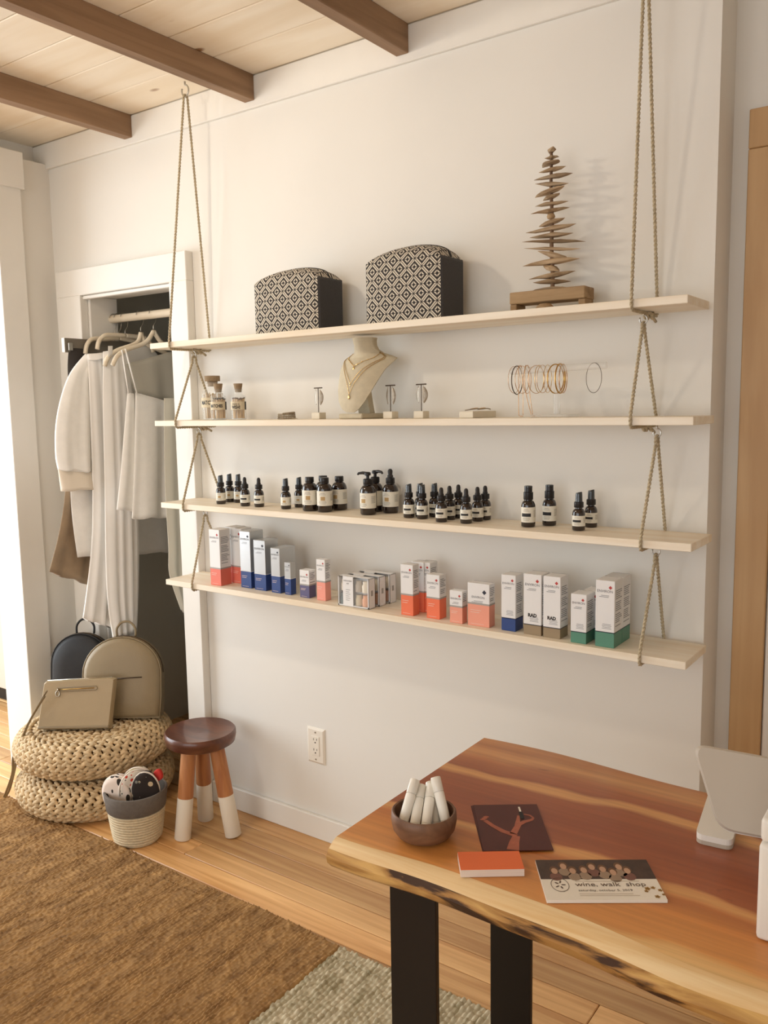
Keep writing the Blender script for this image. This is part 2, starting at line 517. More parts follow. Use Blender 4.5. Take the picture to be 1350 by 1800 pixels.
for sd in (0, 1):
    for i in range(4):
        xf = P(*foot_px[sd][i], 1, YF - 0.004).x
        ztop = ZC - 0.040 if i == 0 else SH[i - 1][2 + sd] - TH - 0.025
        ap = P(*apex_px[sd][i], 1, YM)
        ax_ = ap.x
        za = ztop
        zt = zs(i, xf)
        t = thing('shelf_rope', lev_txt[i] % side_txt[sd], 'rope', (xf, YM, zt), 0, 'jute ropes of the hanging shelf')
        g = 0.005
        path = smooth_path([(ax_, YM - 0.009, za - 0.022), (ax_, YM - 0.0075, za - 0.008), (ax_, YM, za - 0.001), (ax_, YM + 0.0075, za - 0.008), (ax_, YM + 0.009, za - 0.022)], 4)
        loop = [Vector((ax_, YM, za - 0.001))]
        full = list(path) + [Vector((xf, YB + g, zt + 0.002)), Vector((xf, YB + g, zt - TH - 0.001)), Vector((xf, YB, zt - TH - g)), Vector((xf, YF, zt - TH - g)), Vector((xf, YF - g, zt - TH + 0.001)), Vector((xf, YF - g, zt + 0.002)), path[0]]
        mb = MB(); rope_strands(mb, full); mb.build('rope', M_rope, t, smooth=True, world=True)
        # knot under the board
        kn = MB()
        kx, ky, kz = xf, YM + 0.03, zt - TH - 0.009
        kp = [(kx + 0.008 * math.cos(a) * (1 if j % 2 else 0.7), ky + 0.014 * math.sin(a * 1.5), kz + 0.006 * math.sin(a * 2)) for j, a in enumerate(np.linspace(0, 3 * PI, 14))]
        kn.tube(smooth_path(kp, 3), 0.004, 6)
        kn.tube([(kx, ky, kz), (kx + 0.004, ky + 0.02, kz - 0.004), (kx + 0.006, ky + 0.034, kz - 0.012)], 0.0038, 6)
        kn.build('knot', M_rope, t, smooth=True, world=True)
        # screw hook above
        ztop0 = ZC if i == 0 else SH[i - 1][2 + sd] - TH
        hp = [(ax_, YM, ztop0), (ax_, YM, ztop0 - 0.010)]
        hr = (ztop0 - 0.010 - (za - 0.005)) / 2
        hc = ztop0 - 0.010 - hr
        hp += [(ax_ + hr * math.sin(a) * 0.9, YM, hc + hr * math.cos(a)) for a in np.linspace(0.2, 5.2, 14)]
        hk = MB(); hk.tube(hp, 0.0017 if i else 0.0028, 8); hk.build('hook', M_metal, t, smooth=True, world=True)
# ================================================================== dark glass bottles on the third shelf
M_amber = mat('dark_amber_glass', (38, 26, 20), 0.08, coat=0.6, spec=0.6)
M_blk = mat('black_plastic', (30, 27, 26), 0.35)
M_blk2 = mat('smoked_cap', (62, 68, 72), 0.12, trans=0.35, coat=0.5)
M_paper = mat('label_paper', (236, 230, 214), 0.6, noise=0.02, nscale=60)
M_tanink = mat('tan_ink', (190, 158, 108), 0.6)
M_blkink = mat('black_ink', (38, 36, 36), 0.6)
M_greyink = mat('grey_ink', (150, 146, 138), 0.6)

def arc_patch(mb, r, a0, a1, z0, z1, m=0, n=14):
    vs = []
    for k in range(n + 1):
        a = a0 + (a1 - a0) * k / n
        vs += [(r * math.cos(a), r * math.sin(a), z0), (r * math.cos(a), r * math.sin(a), z1)]
    mb.add(vs, [(2 * k, 2 * k + 2, 2 * k + 3, 2 * k + 1) for k in range(n)], m)

def bottle_body(t, r, hb, neck_r, neck_h):
    sh = r * 0.95
    prof = [(0, 0.001), (r * 0.86, 0.0), (r * 0.97, r * 0.08), (r, r * 0.22), (r, hb - sh)]
    for k in range(1, 7):
        a = k / 6 * PI / 2
        prof.append((neck_r + (r - neck_r) * math.cos(a) ** 1.1, hb - sh + sh * math.sin(a)))
    prof += [(neck_r, hb + neck_h), (0, hb + neck_h)]
    MB().lathe(prof, 24, caps=False).build('glass', M_amber, t, smooth=True, angle=50)

def bottle_label(t, r, z0, z1, style):
    lb = MB(); arc_patch(lb, r * 1.012, -PI / 2 - 2.1, -PI / 2 + 2.1, z0, z1, 0, 30)
    lo = lb.build('label', M_paper, t, smooth=True)
    h = z1 - z0
    R = r * 1.02
    pr = MB()
    c = -PI / 2 - 0.12
    if style == 'tan':
        arc_patch(pr, R, c - 0.30, c + 0.30, z0 + h * 0.36, z0 + h * 0.62, 0, 6)
        pr.build('tan_mark', M_tanink, lo)
    else:
        arc_patch(pr, R, c - 0.78, c + 0.62, z0 + h * 0.38, z0 + h * 0.60, 0, 10)
        pr.build('black_bar', M_blkink, lo)
    fp = MB()
    for j, (fa, fb) in enumerate(((0.74, 0.5), (0.84, 0.35), (0.28, 0.55), (0.20, 0.6), (0.12, 0.45))):
        arc_patch(fp, R, c - fb, c + fb * 0.8, z0 + h * fa, z0 + h * (fa + 0.025), 0, 4)
    for j in range(7):
        arc_patch(fp, R, c + 1.05, c + 1.75, z0 + h * (0.35 + 0.07 * j), z0 + h * (0.375 + 0.07 * j), 0, 4)
    fp.build('fine_print', M_greyink, lo)['kind'] = 'stuff'

def make_bottle(kind, style):
    t = thing('bottle', 'dark glass bottle', 'bottle')
    if kind in ('spray', 'spray_dark', 'dropper'):
        r, hb, nr = 0.0160, 0.054, 0.0085
        bottle_body(t, r, hb, nr, 0.006)
        bottle_label(t, r, 0.0115, 0.0375, style)
        MB().lathe([(0.0112, 0.0), (0.0118, 0.001), (0.0118, 0.013), (0.0105, 0.0145), (0, 0.0145)], 20, (0, 0, hb + 0.003), caps=False).build('collar', M_blk, t, smooth=True, angle=40)
        zc = hb + 0.0175
        if kind == 'dropper':
            prof = [(0.0072, 0), (0.0072, 0.004), (0.0060, 0.006), (0.0060, 0.015), (0.0050, 0.019), (0.0030, 0.0215), (0, 0.0222)]
            MB().lathe(prof, 14, (0, 0, zc), caps=False).build('dropper_bulb', mat('rubber_bulb', (42, 38, 37), 0.55), t, smooth=True, angle=60)
        else:
            cm = M_blk2
            mb = MB()
            rings = []
            for z, s, cut in ((0, 0.0088, 0), (0.016, 0.0084, 0), (0.0215, 0.0080, 0.0), (0.0235, 0.0070, 0)):
                ring = []
                for k in range(16):
                    a = 2 * PI * k / 16
                    zz = z + (0.0015 * math.cos(a) if z > 0.02 else 0)
                    ring.append((s * math.cos(a), s * math.sin(a), zc + zz))
                rings.append(ring)
            mb.loft(rings); mb.build('overcap', cm, t, smooth=True, angle=50)
            MB().lathe([(0.0050, 0), (0.0050, 0.012), (0.003, 0.0145), (0, 0.0145)], 12, (0, 0, zc), caps=False).build('spray_nozzle', M_blk, t, smooth=True, angle=50)
    elif kind in ('round', 'pump', 'bigdrop'):
        r, hb, nr = 0.0235, 0.086, 0.0105
        bottle_body(t, r, hb, nr, 0.006)
        bottle_label(t, r, 0.0195, 0.064, style)
        if kind == 'round':
            MB().lathe([(0.0128, 0), (0.0135, 0.001), (0.0135, 0.015), (0.0125, 0.0165), (0, 0.0165)], 24, (0, 0, hb + 0.001), caps=False).build('screw_cap', M_blk, t, smooth=True, angle=40)
        else:
            MB().lathe([(0.0128, 0), (0.0135, 0.001), (0.0135, 0.016), (0.0110, 0.018), (0, 0.018)], 24, (0, 0, hb + 0.001), caps=False).build('collar', M_blk, t, smooth=True, angle=40)
            if kind == 'pump':
                mb = MB()
                mb.lathe([(0.0048, 0), (0.0048, 0.008), (0.0095, 0.010), (0.0095, 0.017), (0.006, 0.0195), (0, 0.0195)], 16, (0, 0, hb + 0.019), caps=False)
                mb.tube([(0, 0, hb + 0.034), (-0.016, 0, hb + 0.0355), (-0.030, 0, hb + 0.034), (-0.034, 0, hb + 0.030)], [0.005, 0.0045, 0.0038, 0.003], 10)
                mb.build('pump_head', M_blk, t, smooth=True, angle=50)
            else:
                MB().lathe([(0.0085, 0), (0.0085, 0.006), (0.0062, 0.008), (0.0070, 0.014), (0.0072, 0.020), (0.0045, 0.0245), (0, 0.0255)], 14, (0, 0, hb + 0.019), caps=False).build('dropper_bulb', mat('rubber_bulb', (42, 38, 37), 0.55), t, smooth=True, angle=60)
    else:  # tall bottle with black sleeve cap
        r, hb, nr = 0.0182, 0.068, 0.010
        bottle_body(t, r, hb, nr, 0.004)
        bottle_label(t, r, 0.0125, 0.0515, style)
        MB().lathe([(0.0120, 0), (0.0124, 0.001), (0.0124, 0.019), (0.0102, 0.0205), (0.0102, 0.034), (0.0095, 0.0355), (0, 0.0355)], 20, (0, 0, hb + 0.002), caps=False).build('sleeve_cap', M_blk, t, smooth=True, angle=35)
        MB().lathe([(0.0105, 0), (0.0105, 0.0022), (0.009, 0.003), (0, 0.003)], 20, (0, 0, hb + 0.0345), caps=False).build('cap_disc', M_blk2, t, smooth=True, angle=35)
    return t

BOT = [  # kind, style, px, py(front of base), rz, label
    ('spray', 'tan', 389, 886.5, 0.0, 'spray bottle at the far left end of the third shelf, front row'),
    ('spray', 'tan', 404.5, 883.0, 0.2, 'spray bottle tucked behind the leftmost one on the third shelf'),
    ('spray', 'tan', 420, 884.0, 0.1, 'spray bottle partly hidden by a dropper bottle near the left rope'),
    ('dropper', 'bar', 431.5, 890.3, 0.0, 'dropper bottle with black bar label, overlapping a spray bottle at the left'),
    ('dropper', 'bar', 456, 891.8, -0.1, 'dropper bottle standing alone to the right of the left-hand spray group'),
    ('spray', 'tan', 503, 895.5, 0.0, 'clear-capped spray bottle with tan square, just left of the round bottles'),
    ('spray', 'tan', 526.5, 892.4, 0.1, 'spray bottle half hidden behind the leftmost round capped bottle'),
    ('round', 'tan', 545.5, 899.3, 0.1, 'leftmost of the wide round bottles with black screw caps'),
    ('round', 'tan', 569, 896.0, 0.2, 'wide round capped bottle almost hidden behind the front round bottle'),
    ('round', 'tan', 571.5, 901.0, 0.1, 'wide round capped bottle standing in front of its group'),
    ('round', 'tan', 597.5, 897.5, -0.5, 'rightmost of the wide round bottles with black screw caps'),
    ('pump', 'tan', 647.5, 906.0, 0.1, 'round pump bottle in front with its spout turned left'),
    ('pump', 'tan', 662, 900.5, 2.9, 'round pump bottle behind, its spout turned right'),
    ('bigdrop', 'tan', 687, 903.0, -0.4, 'wide round bottle with a bulb top, right of the pump bottles'),
    ('spray', 'bar', 719, 911.0, 0.0, 'clear-capped spray bottle with black bar, first right of the bulb-top bottle'),
    ('spray', 'bar', 739, 909.0, 0.1, 'spray bottle hidden directly behind another clear-capped one'),
    ('spray', 'bar', 742.5, 913.0, -0.1, 'clear-capped spray bottle with black bar, second right of the bulb-top bottle'),
    ('spray', 'bar', 764, 909.5, 0.1, 'clear-capped spray bottle behind the leftmost of the six droppers'),
    ('dropper', 'bar', 776, 918.6, 0.0, 'leftmost of the six clustered dropper bottles, in front'),
    ('dropper', 'bar', 790.5, 914.5, 0.2, 'dropper bottle behind and right of the leftmost clustered dropper'),
    ('dropper', 'bar', 806, 911.5, 0.1, 'dropper bottle at the back middle of the six-dropper cluster'),
    ('dropper', 'bar', 819.5, 921.2, 0.0, 'dropper bottle standing closest to the shelf edge in the cluster'),
    ('dropper', 'bar', 839.5, 917.4, -0.1, 'dropper bottle just right of the front one in the cluster'),
    ('dropper', 'bar', 853, 914.6, -0.1, 'rightmost dropper bottle of the cluster, at the back'),
    ('tall', 'bar', 928.5, 927.5, 0.0, 'taller sleeve-capped bottle, left one of the pair'),
    ('tall', 'bar', 965.5, 925.0, -0.2, 'taller sleeve-capped bottle, right one of the pair'),
    ('spray', 'bar', 1017, 933.8, -0.1, 'spray bottle nearest the right-hand rope, front one'),
    ('spray', 'bar', 1038.5, 928.0, -0.2, 'spray bottle behind the last one at the right of the third shelf'),
]
RAD_ = {'spray': 0.016, 'dropper': 0.016, 'round': 0.0235, 'pump': 0.0235, 'bigdrop': 0.0235, 'tall': 0.0182}
_proto = {}
for kind, style, px, py, rz, lab in BOT:
    g = P(px, py, 2, 1.1445)
    q = P(px, py, 2, zs(2, g.x))
    dv = Vector((q.x - CAM.x, q.y - CAM.y, 0)).normalized()
    q = q + dv * RAD_[kind]
    q.y = min(max(q.y, YF + 0.004 + RAD_[kind]), YB - RAD_[kind] - 0.002)
    loc = (q.x, q.y, zs(2, q.x) + 0.0004)
    lab = 'dark glass ' + lab
    rz = (rz if kind == 'pump' else rz * 0.6 + 0.70 * math.atan2(CAM.x - q.x, q.y - CAM.y))
    key = (kind, style)
    if key not in _proto:
        _proto[key] = make_bottle(kind, style)
        o = _proto[key]; o.location = loc; o.rotation_euler = (0, 0, rz)
        tag(o, lab, 'bottle', 'dark glass bottles on the third shelf')
    else:
        o = dup(_proto[key], loc, rz, lab, 'dark glass bottles on the third shelf')

# ================================================================== cartons on the lowest shelf
M_cw = mat('carton_white', (238, 236, 234), 0.42)
M_cs = mat('carton_silver', (205, 208, 210), 0.32, 0.75)
M_grey = mat('carton_grey_stripe', (168, 164, 158), 0.4)
M_logo_red = mat('emblem_red', (186, 62, 60), 0.5)
M_logo_blk = mat('emblem_dark', (52, 54, 66), 0.5)
M_txt = mat('carton_lettering', (120, 118, 122), 0.5)
M_txtd = mat('carton_lettering_dark', (52, 48, 46), 0.5)
M_txtw = mat('carton_lettering_pale', (240, 214, 200), 0.5)
CC = {'coral': (234, 122, 102), 'orange': (242, 124, 88), 'salmon': (240, 162, 138), 'pink': (242, 160, 142), 'navy': (50, 74, 132), 'purple': (98, 94, 130), 'taupe': (156, 136, 108), 'green': (90, 142, 120)}

def carton(name_label, FL, FR, BR, hpx, col, split, emblem='red', side_print=True, rad=False, silver=False, y_over=None, shift=None, brand=True, wdt=None, dep=None):
    z = 0.875
    fr = P(*FR, 2, z); z = zs(3, fr.x); fr = P(*FR, 2, z)
    fl = P(*FL, 1, fr.y)
    wd = wdt or (fr.x - fl.x)
    if BR is not None:
        br = P(*BR, 0, fr.x)
        dp = br.y - fr.y
    if dep:
        dp = dep
    h = hpx * depth_of(fr) / F_PX * 1.004
    x1, y0 = fr.x, max(fr.y, YF + 0.002)
    if shift:
        x1 += shift[0]; y0 += shift[1]
    dp = min(dp, YB - y0 - 0.001)
    t = thing('product_box', name_label, 'box', (x1 - wd / 2, y0 + dp / 2, z + 0.0003), 0, 'cosmetic cartons on the lowest shelf')
    hw, hd = wd / 2, dp / 2
    hs = h * split
    MB().bbox(-hw, hw, -hd, hd, 0, hs, 0.0006).build('carton_base', mat('carton_' + col, CC[col], 0.45), t)
    up = MB().bbox(-hw - 0.0002, hw + 0.0002, -hd - 0.0002, hd + 0.0002, hs + 0.0015, h, 0.0009).build('carton_sleeve', M_cs if silver else M_cw, t)
    if split > 0.28 and not silver:
        MB().box(-hw - 0.0003, hw + 0.0003, -hd - 0.0003, hd + 0.0003, hs - 0.0005, hs + 0.004).build('grey_stripe', M_grey, t)
    else:
        MB().box(-hw - 0.0003, hw + 0.0003, -hd - 0.0003, hd + 0.0003, hs + 0.0005, hs + 0.0022).build('dark_stripe', M_logo_blk if not silver else M_cw, t)
    # tuck flap line on the top
    MB().box(-hw + 0.002, hw - 0.002, hd - 0.0028, hd - 0.0022, h - 0.0003, h + 0.0006).build('tuck_flap', M_grey, t)
    yf = -hd - 0.0006
    fnf = lambda cx, cz: (lambda x, y: (cx + x, yf, cz + y))
    if brand:
        mb = MB(); ts = wd * (0.82 if h > 2 * wd else 0.58) / (lambda v: max(p.x for p in v) - min(p.x for p in v))(text_mesh('ENVIRON', 1.0)[0])
        add_text(mb, 'ENVIRON', ts, fnf(-hw * 0.02, h - wd * 0.62 if h > 1.6 * wd else h - wd * 0.52))
        mb.build('lettering', M_txt, up)
        mb = MB(); e = wd * 0.10
        cx, cz = hw * 0.55, (h - wd * 0.62 if h > 1.6 * wd else h - wd * 0.52) + wd * 0.27
        mb.add([(cx - e, yf, cz), (cx, yf, cz - e), (cx + e, yf, cz), (cx, yf, cz + e)], [(0, 1, 2, 3)], 0)
        mb.build('emblem', M_logo_red if emblem == 'red' else M_logo_blk, up)
    if rad:
        mb = MB(); add_text(mb, 'RAD', wd * 0.25, fnf(0.0, h * 0.30), bold=0.0006); mb.build('lettering', M_txtd, up)
    fp = MB()
    def row(cx, cz, l, th=0.0011):
        fp.box(cx - l / 2, cx + l / 2, yf, yf + 0.0003, cz, cz + th)
    zt = h - wd * 0.62 - 0.008 if h > 1.6 * wd else h - wd * 0.52 - 0.006
    row(0, zt, wd * 0.42); row(-wd * 0.06, zt - 0.0035, wd * 0.5)
    if split < 0.28:
        for j in range(4): row(wd * 0.1, hs + 0.010 + 0.0035 * j, wd * (0.5 - 0.06 * (j % 2)), 0.0009)
    fp.build('fine_print', M_txt, up)['kind'] = 'stuff'
    if split > 0.28:
        fp = MB(); row(-wd * 0.12, hs * 0.72, wd * 0.5); row(-wd * 0.16, hs * 0.62, wd * 0.42); row(-wd * 0.05, hs * 0.1, wd * 0.6, 0.0008)
        fp.build('fine_print', M_txtw, t)['kind'] = 'stuff'
    if side_print:
        sp = MB(); xs = hw + 0.0004
        nrow = int((h - hs) * 0.72 / 0.0048)
        for j in range(nrow):
            if j % 6 == 5: continue
            zz = h - (h - hs) * 0.2 - j * 0.0048
            l = dp * random.uniform(0.5, 0.76)
            sp.box(xs, xs + 0.0003, -hd + dp * 0.12, -hd + dp * 0.12 + l, zz, zz + 0.0016)
        sp.build('side_print', M_txt, up)['kind'] = 'stuff'
    return t

def A_(x, y): return (340 + x / 6.75, 820 + y / 6.75)
def B_(x, y): return (480 + x / 5.625, 820 + y / 5.625)
def C_(x, y): return (680 + x / 6.136, 830 + y / 6.136)
def D_(x, y): return (860 + x / 5, 840 + y / 5)
carton('tall white and coral box at the left end of the lowest shelf, front', A_(208, 1405), A_(330, 1420), A_(455, 1387), 99, 'coral', 0.30)
carton('tall white box hidden right behind the leftmost coral box', A_(208, 1405), A_(330, 1420), A_(455, 1387), 99, 'coral', 0.30, shift=(0.006, 0.068), dep=0.05)
carton('tall white and coral box partly covered by the tallest navy box', A_(462, 1378), A_(590, 1395), A_(690, 1370), 97, 'coral', 0.30, dep=0.05)
carton('tallest silver and navy box', A_(568, 1435), A_(690, 1450), None, 100.5, 'navy', 0.29, 'dark', False, silver=True, dep=0.062)
carton('second tallest silver and navy box', A_(730, 1455), A_(865, 1480), None, 89, 'navy', 0.32, 'dark', False, silver=True, dep=0.062)
carton('mid-height silver and navy box with a deep side', A_(930, 1490), A_(1035, 1508), None, 79.5, 'navy', 0.37, 'dark', False, silver=True, dep=0.075)
carton('smallest slim silver and navy box', A_(1088, 1515), A_(1160, 1528), A_(1222, 1505), 57.5, 'navy', 0.49, 'dark', False, silver=True)
carton('short white and muted purple box', B_(268, 1290), B_(360, 1305), B_(428, 1280), 49, 'purple', 0.45)
carton('slim white and pink box beside the short purple box', B_(435, 1320), B_(520, 1332), B_(575, 1310), 73, 'pink', 0.45)
carton('tall white and orange box, front one right of the window kits', C_(155, 1540), C_(285, 1555), C_(350, 1522), 90.5, 'orange', 0.40)
carton('tall white box hidden right behind the front orange box', C_(155, 1540), C_(285, 1555), C_(350, 1522), 90.5, 'orange', 0.40, shift=(0.004, 0.050))
carton('tall white and orange box standing back between two other orange boxes', C_(345, 1505), C_(470, 1522), C_(540, 1495), 89, 'orange', 0.40, dep=0.04)
carton('shorter white and orange box, right one of the orange group', C_(430, 1575), C_(570, 1592), C_(643, 1560), 78.5, 'orange', 0.46)
carton('small white and salmon box', C_(680, 1620), C_(815, 1640), C_(868, 1618), 58, 'salmon', 0.50)
carton('wide white and salmon box', C_(873, 1655), C_(1105, 1682), C_(1165, 1655), 77, 'salmon', 0.51, 'dark')
carton('tall white box with navy foot beside the beige pair', D_(107, 1338), D_(230, 1355), D_(298, 1325), 100, 'navy', 0.22)
carton('left one of two cream boxes reading RAD with taupe foot', D_(302, 1370), D_(455, 1393), None, 108.5, 'taupe', 0.16, rad=True, dep=0.050)
carton('right one of two cream boxes reading RAD with taupe foot', D_(473, 1395), D_(622, 1420), D_(690, 1385), 110, 'taupe', 0.16, rad=True)
carton('smaller white box with green foot', D_(715, 1445), D_(850, 1465), D_(920, 1427), 88, 'green', 0.22)
carton('smaller white box with green foot standing behind its twin', D_(715, 1445), D_(850, 1465), D_(920, 1427), 88, 'green', 0.22, shift=(0.010, 0.055))
carton('large white box with green foot, front one by the right rope', D_(930, 1480), D_(1095, 1502), D_(1165, 1458), 119.5, 'green', 0.22)
carton('large white box with green foot, directly behind the front one', D_(930, 1480), D_(1095, 1502), D_(1165, 1458), 119.5, 'green', 0.22, shift=(0.0, 0.0555))

# window kits with little jars
M_film = mat('clear_film', (255, 255, 255), 0.05, alpha=0.07)
def kit(label, FR, FL, hpx, dep, dx=0, dy=0):
    fr = P(*FR, 2, zs(3, 0.25)); fl = P(*FL, 1, fr.y)
    wd = fr.x - fl.x; h = hpx * depth_of(fr) / F_PX
    t = thing('gift_set_box', label, 'box', (fr.x - wd / 2 + dx, fr.y + dep / 2 + dy, zs(3, fr.x) + 0.0003), 0, 'white window boxes of small jars')
    hw, hd = wd / 2, dep / 2
    b = 0.0045; e = 0.001
    mb = MB()
    mb.box(-hw, hw, -hd, hd, 0, e); mb.box(-hw, hw, -hd + 0.008, hd, h - e, h); mb.box(-hw + wd * 0.17, -hw + wd * 0.50, -hd, -hd + 0.008, h - e, h); mb.box(hw - b, hw, -hd, -hd + 0.008, h - e, h); mb.box(-hw, -hw + b * 0.8, -hd, -hd + 0.008, h - e, h); mb.box(-hw, -hw + e, -hd, hd, 0, h); mb.box(hw - e, hw, -hd, hd, 0, h); mb.box(-hw, hw, hd - e, hd, 0, h)
    mb.box(-hw, hw, -hd, -hd + e, 0, b); mb.box(-hw, -hw + b * 0.8, -hd, -hd + e, 0, h); mb.box(hw - b, hw, -hd, -hd + e, 0, h)
    mb.build('frame', M_cw, t)
    px0, px1 = -hw + wd * 0.17, -hw + wd * 0.50
    pn = MB().box(px0, px1, -hd - 0.0006, -hd + 0.0004, 0.001, h - 0.001).build('front_panel', M_cw, t)
    tx = MB(); add_text(tx, 'DISCOVERY', (px1 - px0) * 0.16, lambda x, y: ((px0 + px1) / 2 + x, -hd - 0.0010, h * 0.84 + y)); add_text(tx, 'KIT', (px1 - px0) * 0.16, lambda x, y: ((px0 + px1) / 2 + x, -hd - 0.0010, h * 0.75 + y))
    for j in range(6):
        tx.box((px0 + px1) / 2 - 0.008, (px0 + px1) / 2 + 0.008 - 0.003 * (j % 2), -hd - 0.0010, -hd - 0.0007, h * (0.56 - 0.07 * j), h * (0.56 - 0.07 * j) + 0.0008)
    tx.build('lettering', M_txtd, pn)
    MB().box(-hw + b * 0.8, px0, -hd + 0.0002, -hd + 0.0005, b, h - b).build('window_film', M_film, t)
    MB().box(px1, hw - b, -hd + 0.0002, -hd + 0.0005, b, h - b).build('window_film', M_film, t)
    jars = [(-hw + wd * 0.10, 0, (110, 125, 128)), (-hw + wd * 0.14, 1, (226, 214, 196)), (-hw + wd * 0.60, 0, (214, 200, 170)), (-hw + wd * 0.60, 1, (190, 180, 165)), (-hw + wd * 0.82, 0, (232, 170, 130)), (-hw + wd * 0.82, 1, (238, 226, 204))]
    for jx, lev, c in jars:
        rr = wd * 0.105
        hh = h * 0.36
        MB().lathe([(0, 0), (rr, 0), (rr, hh * 0.62), (rr * 0.8, hh * 0.75), (rr * 0.8, hh), (0, hh)], 12, (jx, 0, b + lev * h * 0.46), caps=False).build('jar', mat('jar_%d_%d_%d' % c, c, 0.4), t, smooth=True, angle=40)
    mb = MB().box(hw + 0.0001, hw + 0.0004, -hd + dep * 0.35, -hd + dep * 0.65, h * 0.42, h * 0.60); mb.build('side_print', M_grey, t)
    return t
kit('white window box of little jars, the front one of three', B_(950, 1415), B_(645, 1367), 54, 0.030)
kit('white window box of little jars, the middle one of three', B_(950, 1415), B_(645, 1367), 53, 0.032, 0.004, 0.046)
kit('white window box of little jars, the back one of three', B_(950, 1415), B_(645, 1367), 53, 0.032, 0.008, 0.094)
# ================================================================== top shelf: patterned pouches
def pattern_mat():
    m = bpy.data.materials.new('woven_diamonds'); m.use_nodes = True
    nt = m.node_tree; N = nt.nodes.new; Lk = nt.links.new; b = nt.nodes['Principled BSDF']
    b.inputs['Roughness'].default_value = 0.85
    uv = N('ShaderNodeUVMap'); sp = N('ShaderNodeSeparateXYZ'); Lk(uv.outputs[0], sp.inputs[0])
    def op(o, a, c=None):
        n = N('ShaderNodeMath'); n.operation = o
        for i, q in enumerate((a, c)):
            if q is None: continue
            if isinstance(q, (int, float)): n.inputs[i].default_value = q
            else: Lk(q, n.inputs[i])
        return n.outputs[0]
    u, v = sp.outputs[0], sp.outputs[1]
    a = op('ABSOLUTE', op('SUBTRACT', op('FRACT', op('ADD', u, v)), 0.5))
    c = op('ABSOLUTE', op('SUBTRACT', op('FRACT', op('SUBTRACT', u, v)), 0.5))
    mx = op('MAXIMUM', a, c); mn = op('MINIMUM', a, c)
    band = op('LESS_THAN', op('FRACT', op('DIVIDE', op('SUBTRACT', mx, 0.115), 0.25)), 0.43)
    cross = op('GREATER_THAN', op('ABSOLUTE', op('SUBTRACT', mx, mn)), 0.035)
    white = op('MULTIPLY', band, cross)
    mix = N('ShaderNodeMix'); mix.data_type = 'RGBA'; Lk(white, mix.inputs[0]); mix.inputs[6].default_value = srgb(44, 38, 36); mix.inputs[7].default_value = srgb(214, 204, 186)
    Lk(mix.outputs[2], b.inputs['Base Color'])
    bp = N('ShaderNodeBump'); bp.inputs['Strength'].default_value = 0.4; bp.inputs['Distance'].default_value = 0.0015
    Lk(white, bp.inputs['Height']); Lk(bp.outputs[0], b.inputs['Normal'])
    return m
M_pat = pattern_mat()
M_navy = mat('dark_canvas', (72, 70, 70), 0.85, noise=0.08, nscale=200, bump=0.2, bscale=500)
def pouch(label, FLp, FRp, BRp, hf, hr, y0=-0.160):
    xl = P(*FLp, 1, y0).x; xr = P(*FRp, 1, y0).x
    yb = min(P(*BRp, 0, xr).y, YB - 0.004)
    wd = xr - xl; dp = yb - y0
    zb = zs(0, (xl + xr) / 2) + 0.0005
    t = thing('cosmetic_pouch', label, 'pouch', ((xl + xr) / 2, (y0 + yb) / 2, zb), 0, 'patterned zip pouches')
    per = wd / 5.2
    n = 26
    def section(s):
        q = max(0.0, 1 - (2 * s - 1) ** 2)
        e = q ** 0.42
        bul = 0.010 * q ** 0.6
        zf = hf * (0.955 + 0.045 * e)
        zr = zf + (hr - hf) * e
        pts = [(-dp / 2 - bul * 0.2, 0.0), (-dp / 2 - bul, hf * 0.35), (-dp / 2 - bul * 0.8, hf * 0.7), (-dp / 2, zf)]
        for k in range(1, 7):
            a = k / 6 * PI / 2
            pts.append((-dp / 2 + (dp / 2) * (1 - math.cos(a)) ** 0.9, zf + (zr - zf) * math.sin(a)))
        for k in range(5, -1, -1):
            a = k / 6 * PI / 2
            pts.append((dp / 2 - (dp / 2) * (1 - math.cos(a)) ** 0.9, zf + (zr - zf) * math.sin(a)))
        pts += [(dp / 2 + bul * 0.6, hf * 0.5), (dp / 2, 0.0)]
        return pts
    secs = [section(k / n) for k in range(n + 1)]
    vs, fs, uvs = [], [], []
    m = len(secs[0])
    lens = []
    for k, sec in enumerate(secs):
        x = -wd / 2 + wd * k / n
        L = [0]
        for a, b in zip(sec[:-1], sec[1:]): L.append(L[-1] + math.hypot(b[0] - a[0], b[1] - a[1]))
        lens.append(L)
        vs += [(x, p[0], p[1]) for p in sec]
    for k in range(n):
        for j in range(m - 1):
            fs.append((k * m + j, (k + 1) * m + j, (k + 1) * m + j + 1, k * m + j + 1))
            uvs.append([(kk * wd / n / per, lens[kk][jj] / per) for kk, jj in ((k, j), (k + 1, j), (k + 1, j + 1), (k, j + 1))])
    mb = MB(); mb.add(vs, fs, 0, uvs); mb.build('woven_panel', M_pat, t, smooth=True, angle=45)
    for sx, k in ((-1, 0), (1, n)):
        g = MB(); sec = secs[k]
        ring = [(sx * wd / 2, p[0], p[1]) for p in sec]
        inr = [(sx * (wd / 2 + 0.004), p[0] * 0.9, 0.004 + p[1] * 0.93) for p in sec]
        g.loft([ring, inr], True, False); g.add(inr, [tuple(range(m))]); g.build('gusset', M_navy, t, smooth=True, angle=40)
    MB().box(-wd / 2, wd / 2, -dp / 2, dp / 2, 0.0, 0.002).build('bottom_panel', M_navy, t)
    # zipper over the ridge
    zp = []
    for k in range(n + 1):
        s = k / n; top = max(secs[k], key=lambda p: p[1])
        zp.append((-wd / 2 + wd * s, 0.0, top[1] + 0.001))
    MB().tube(zp, 0.004, 6, flat=0.0012).build('zipper', M_blk, t, smooth=True)
    return t
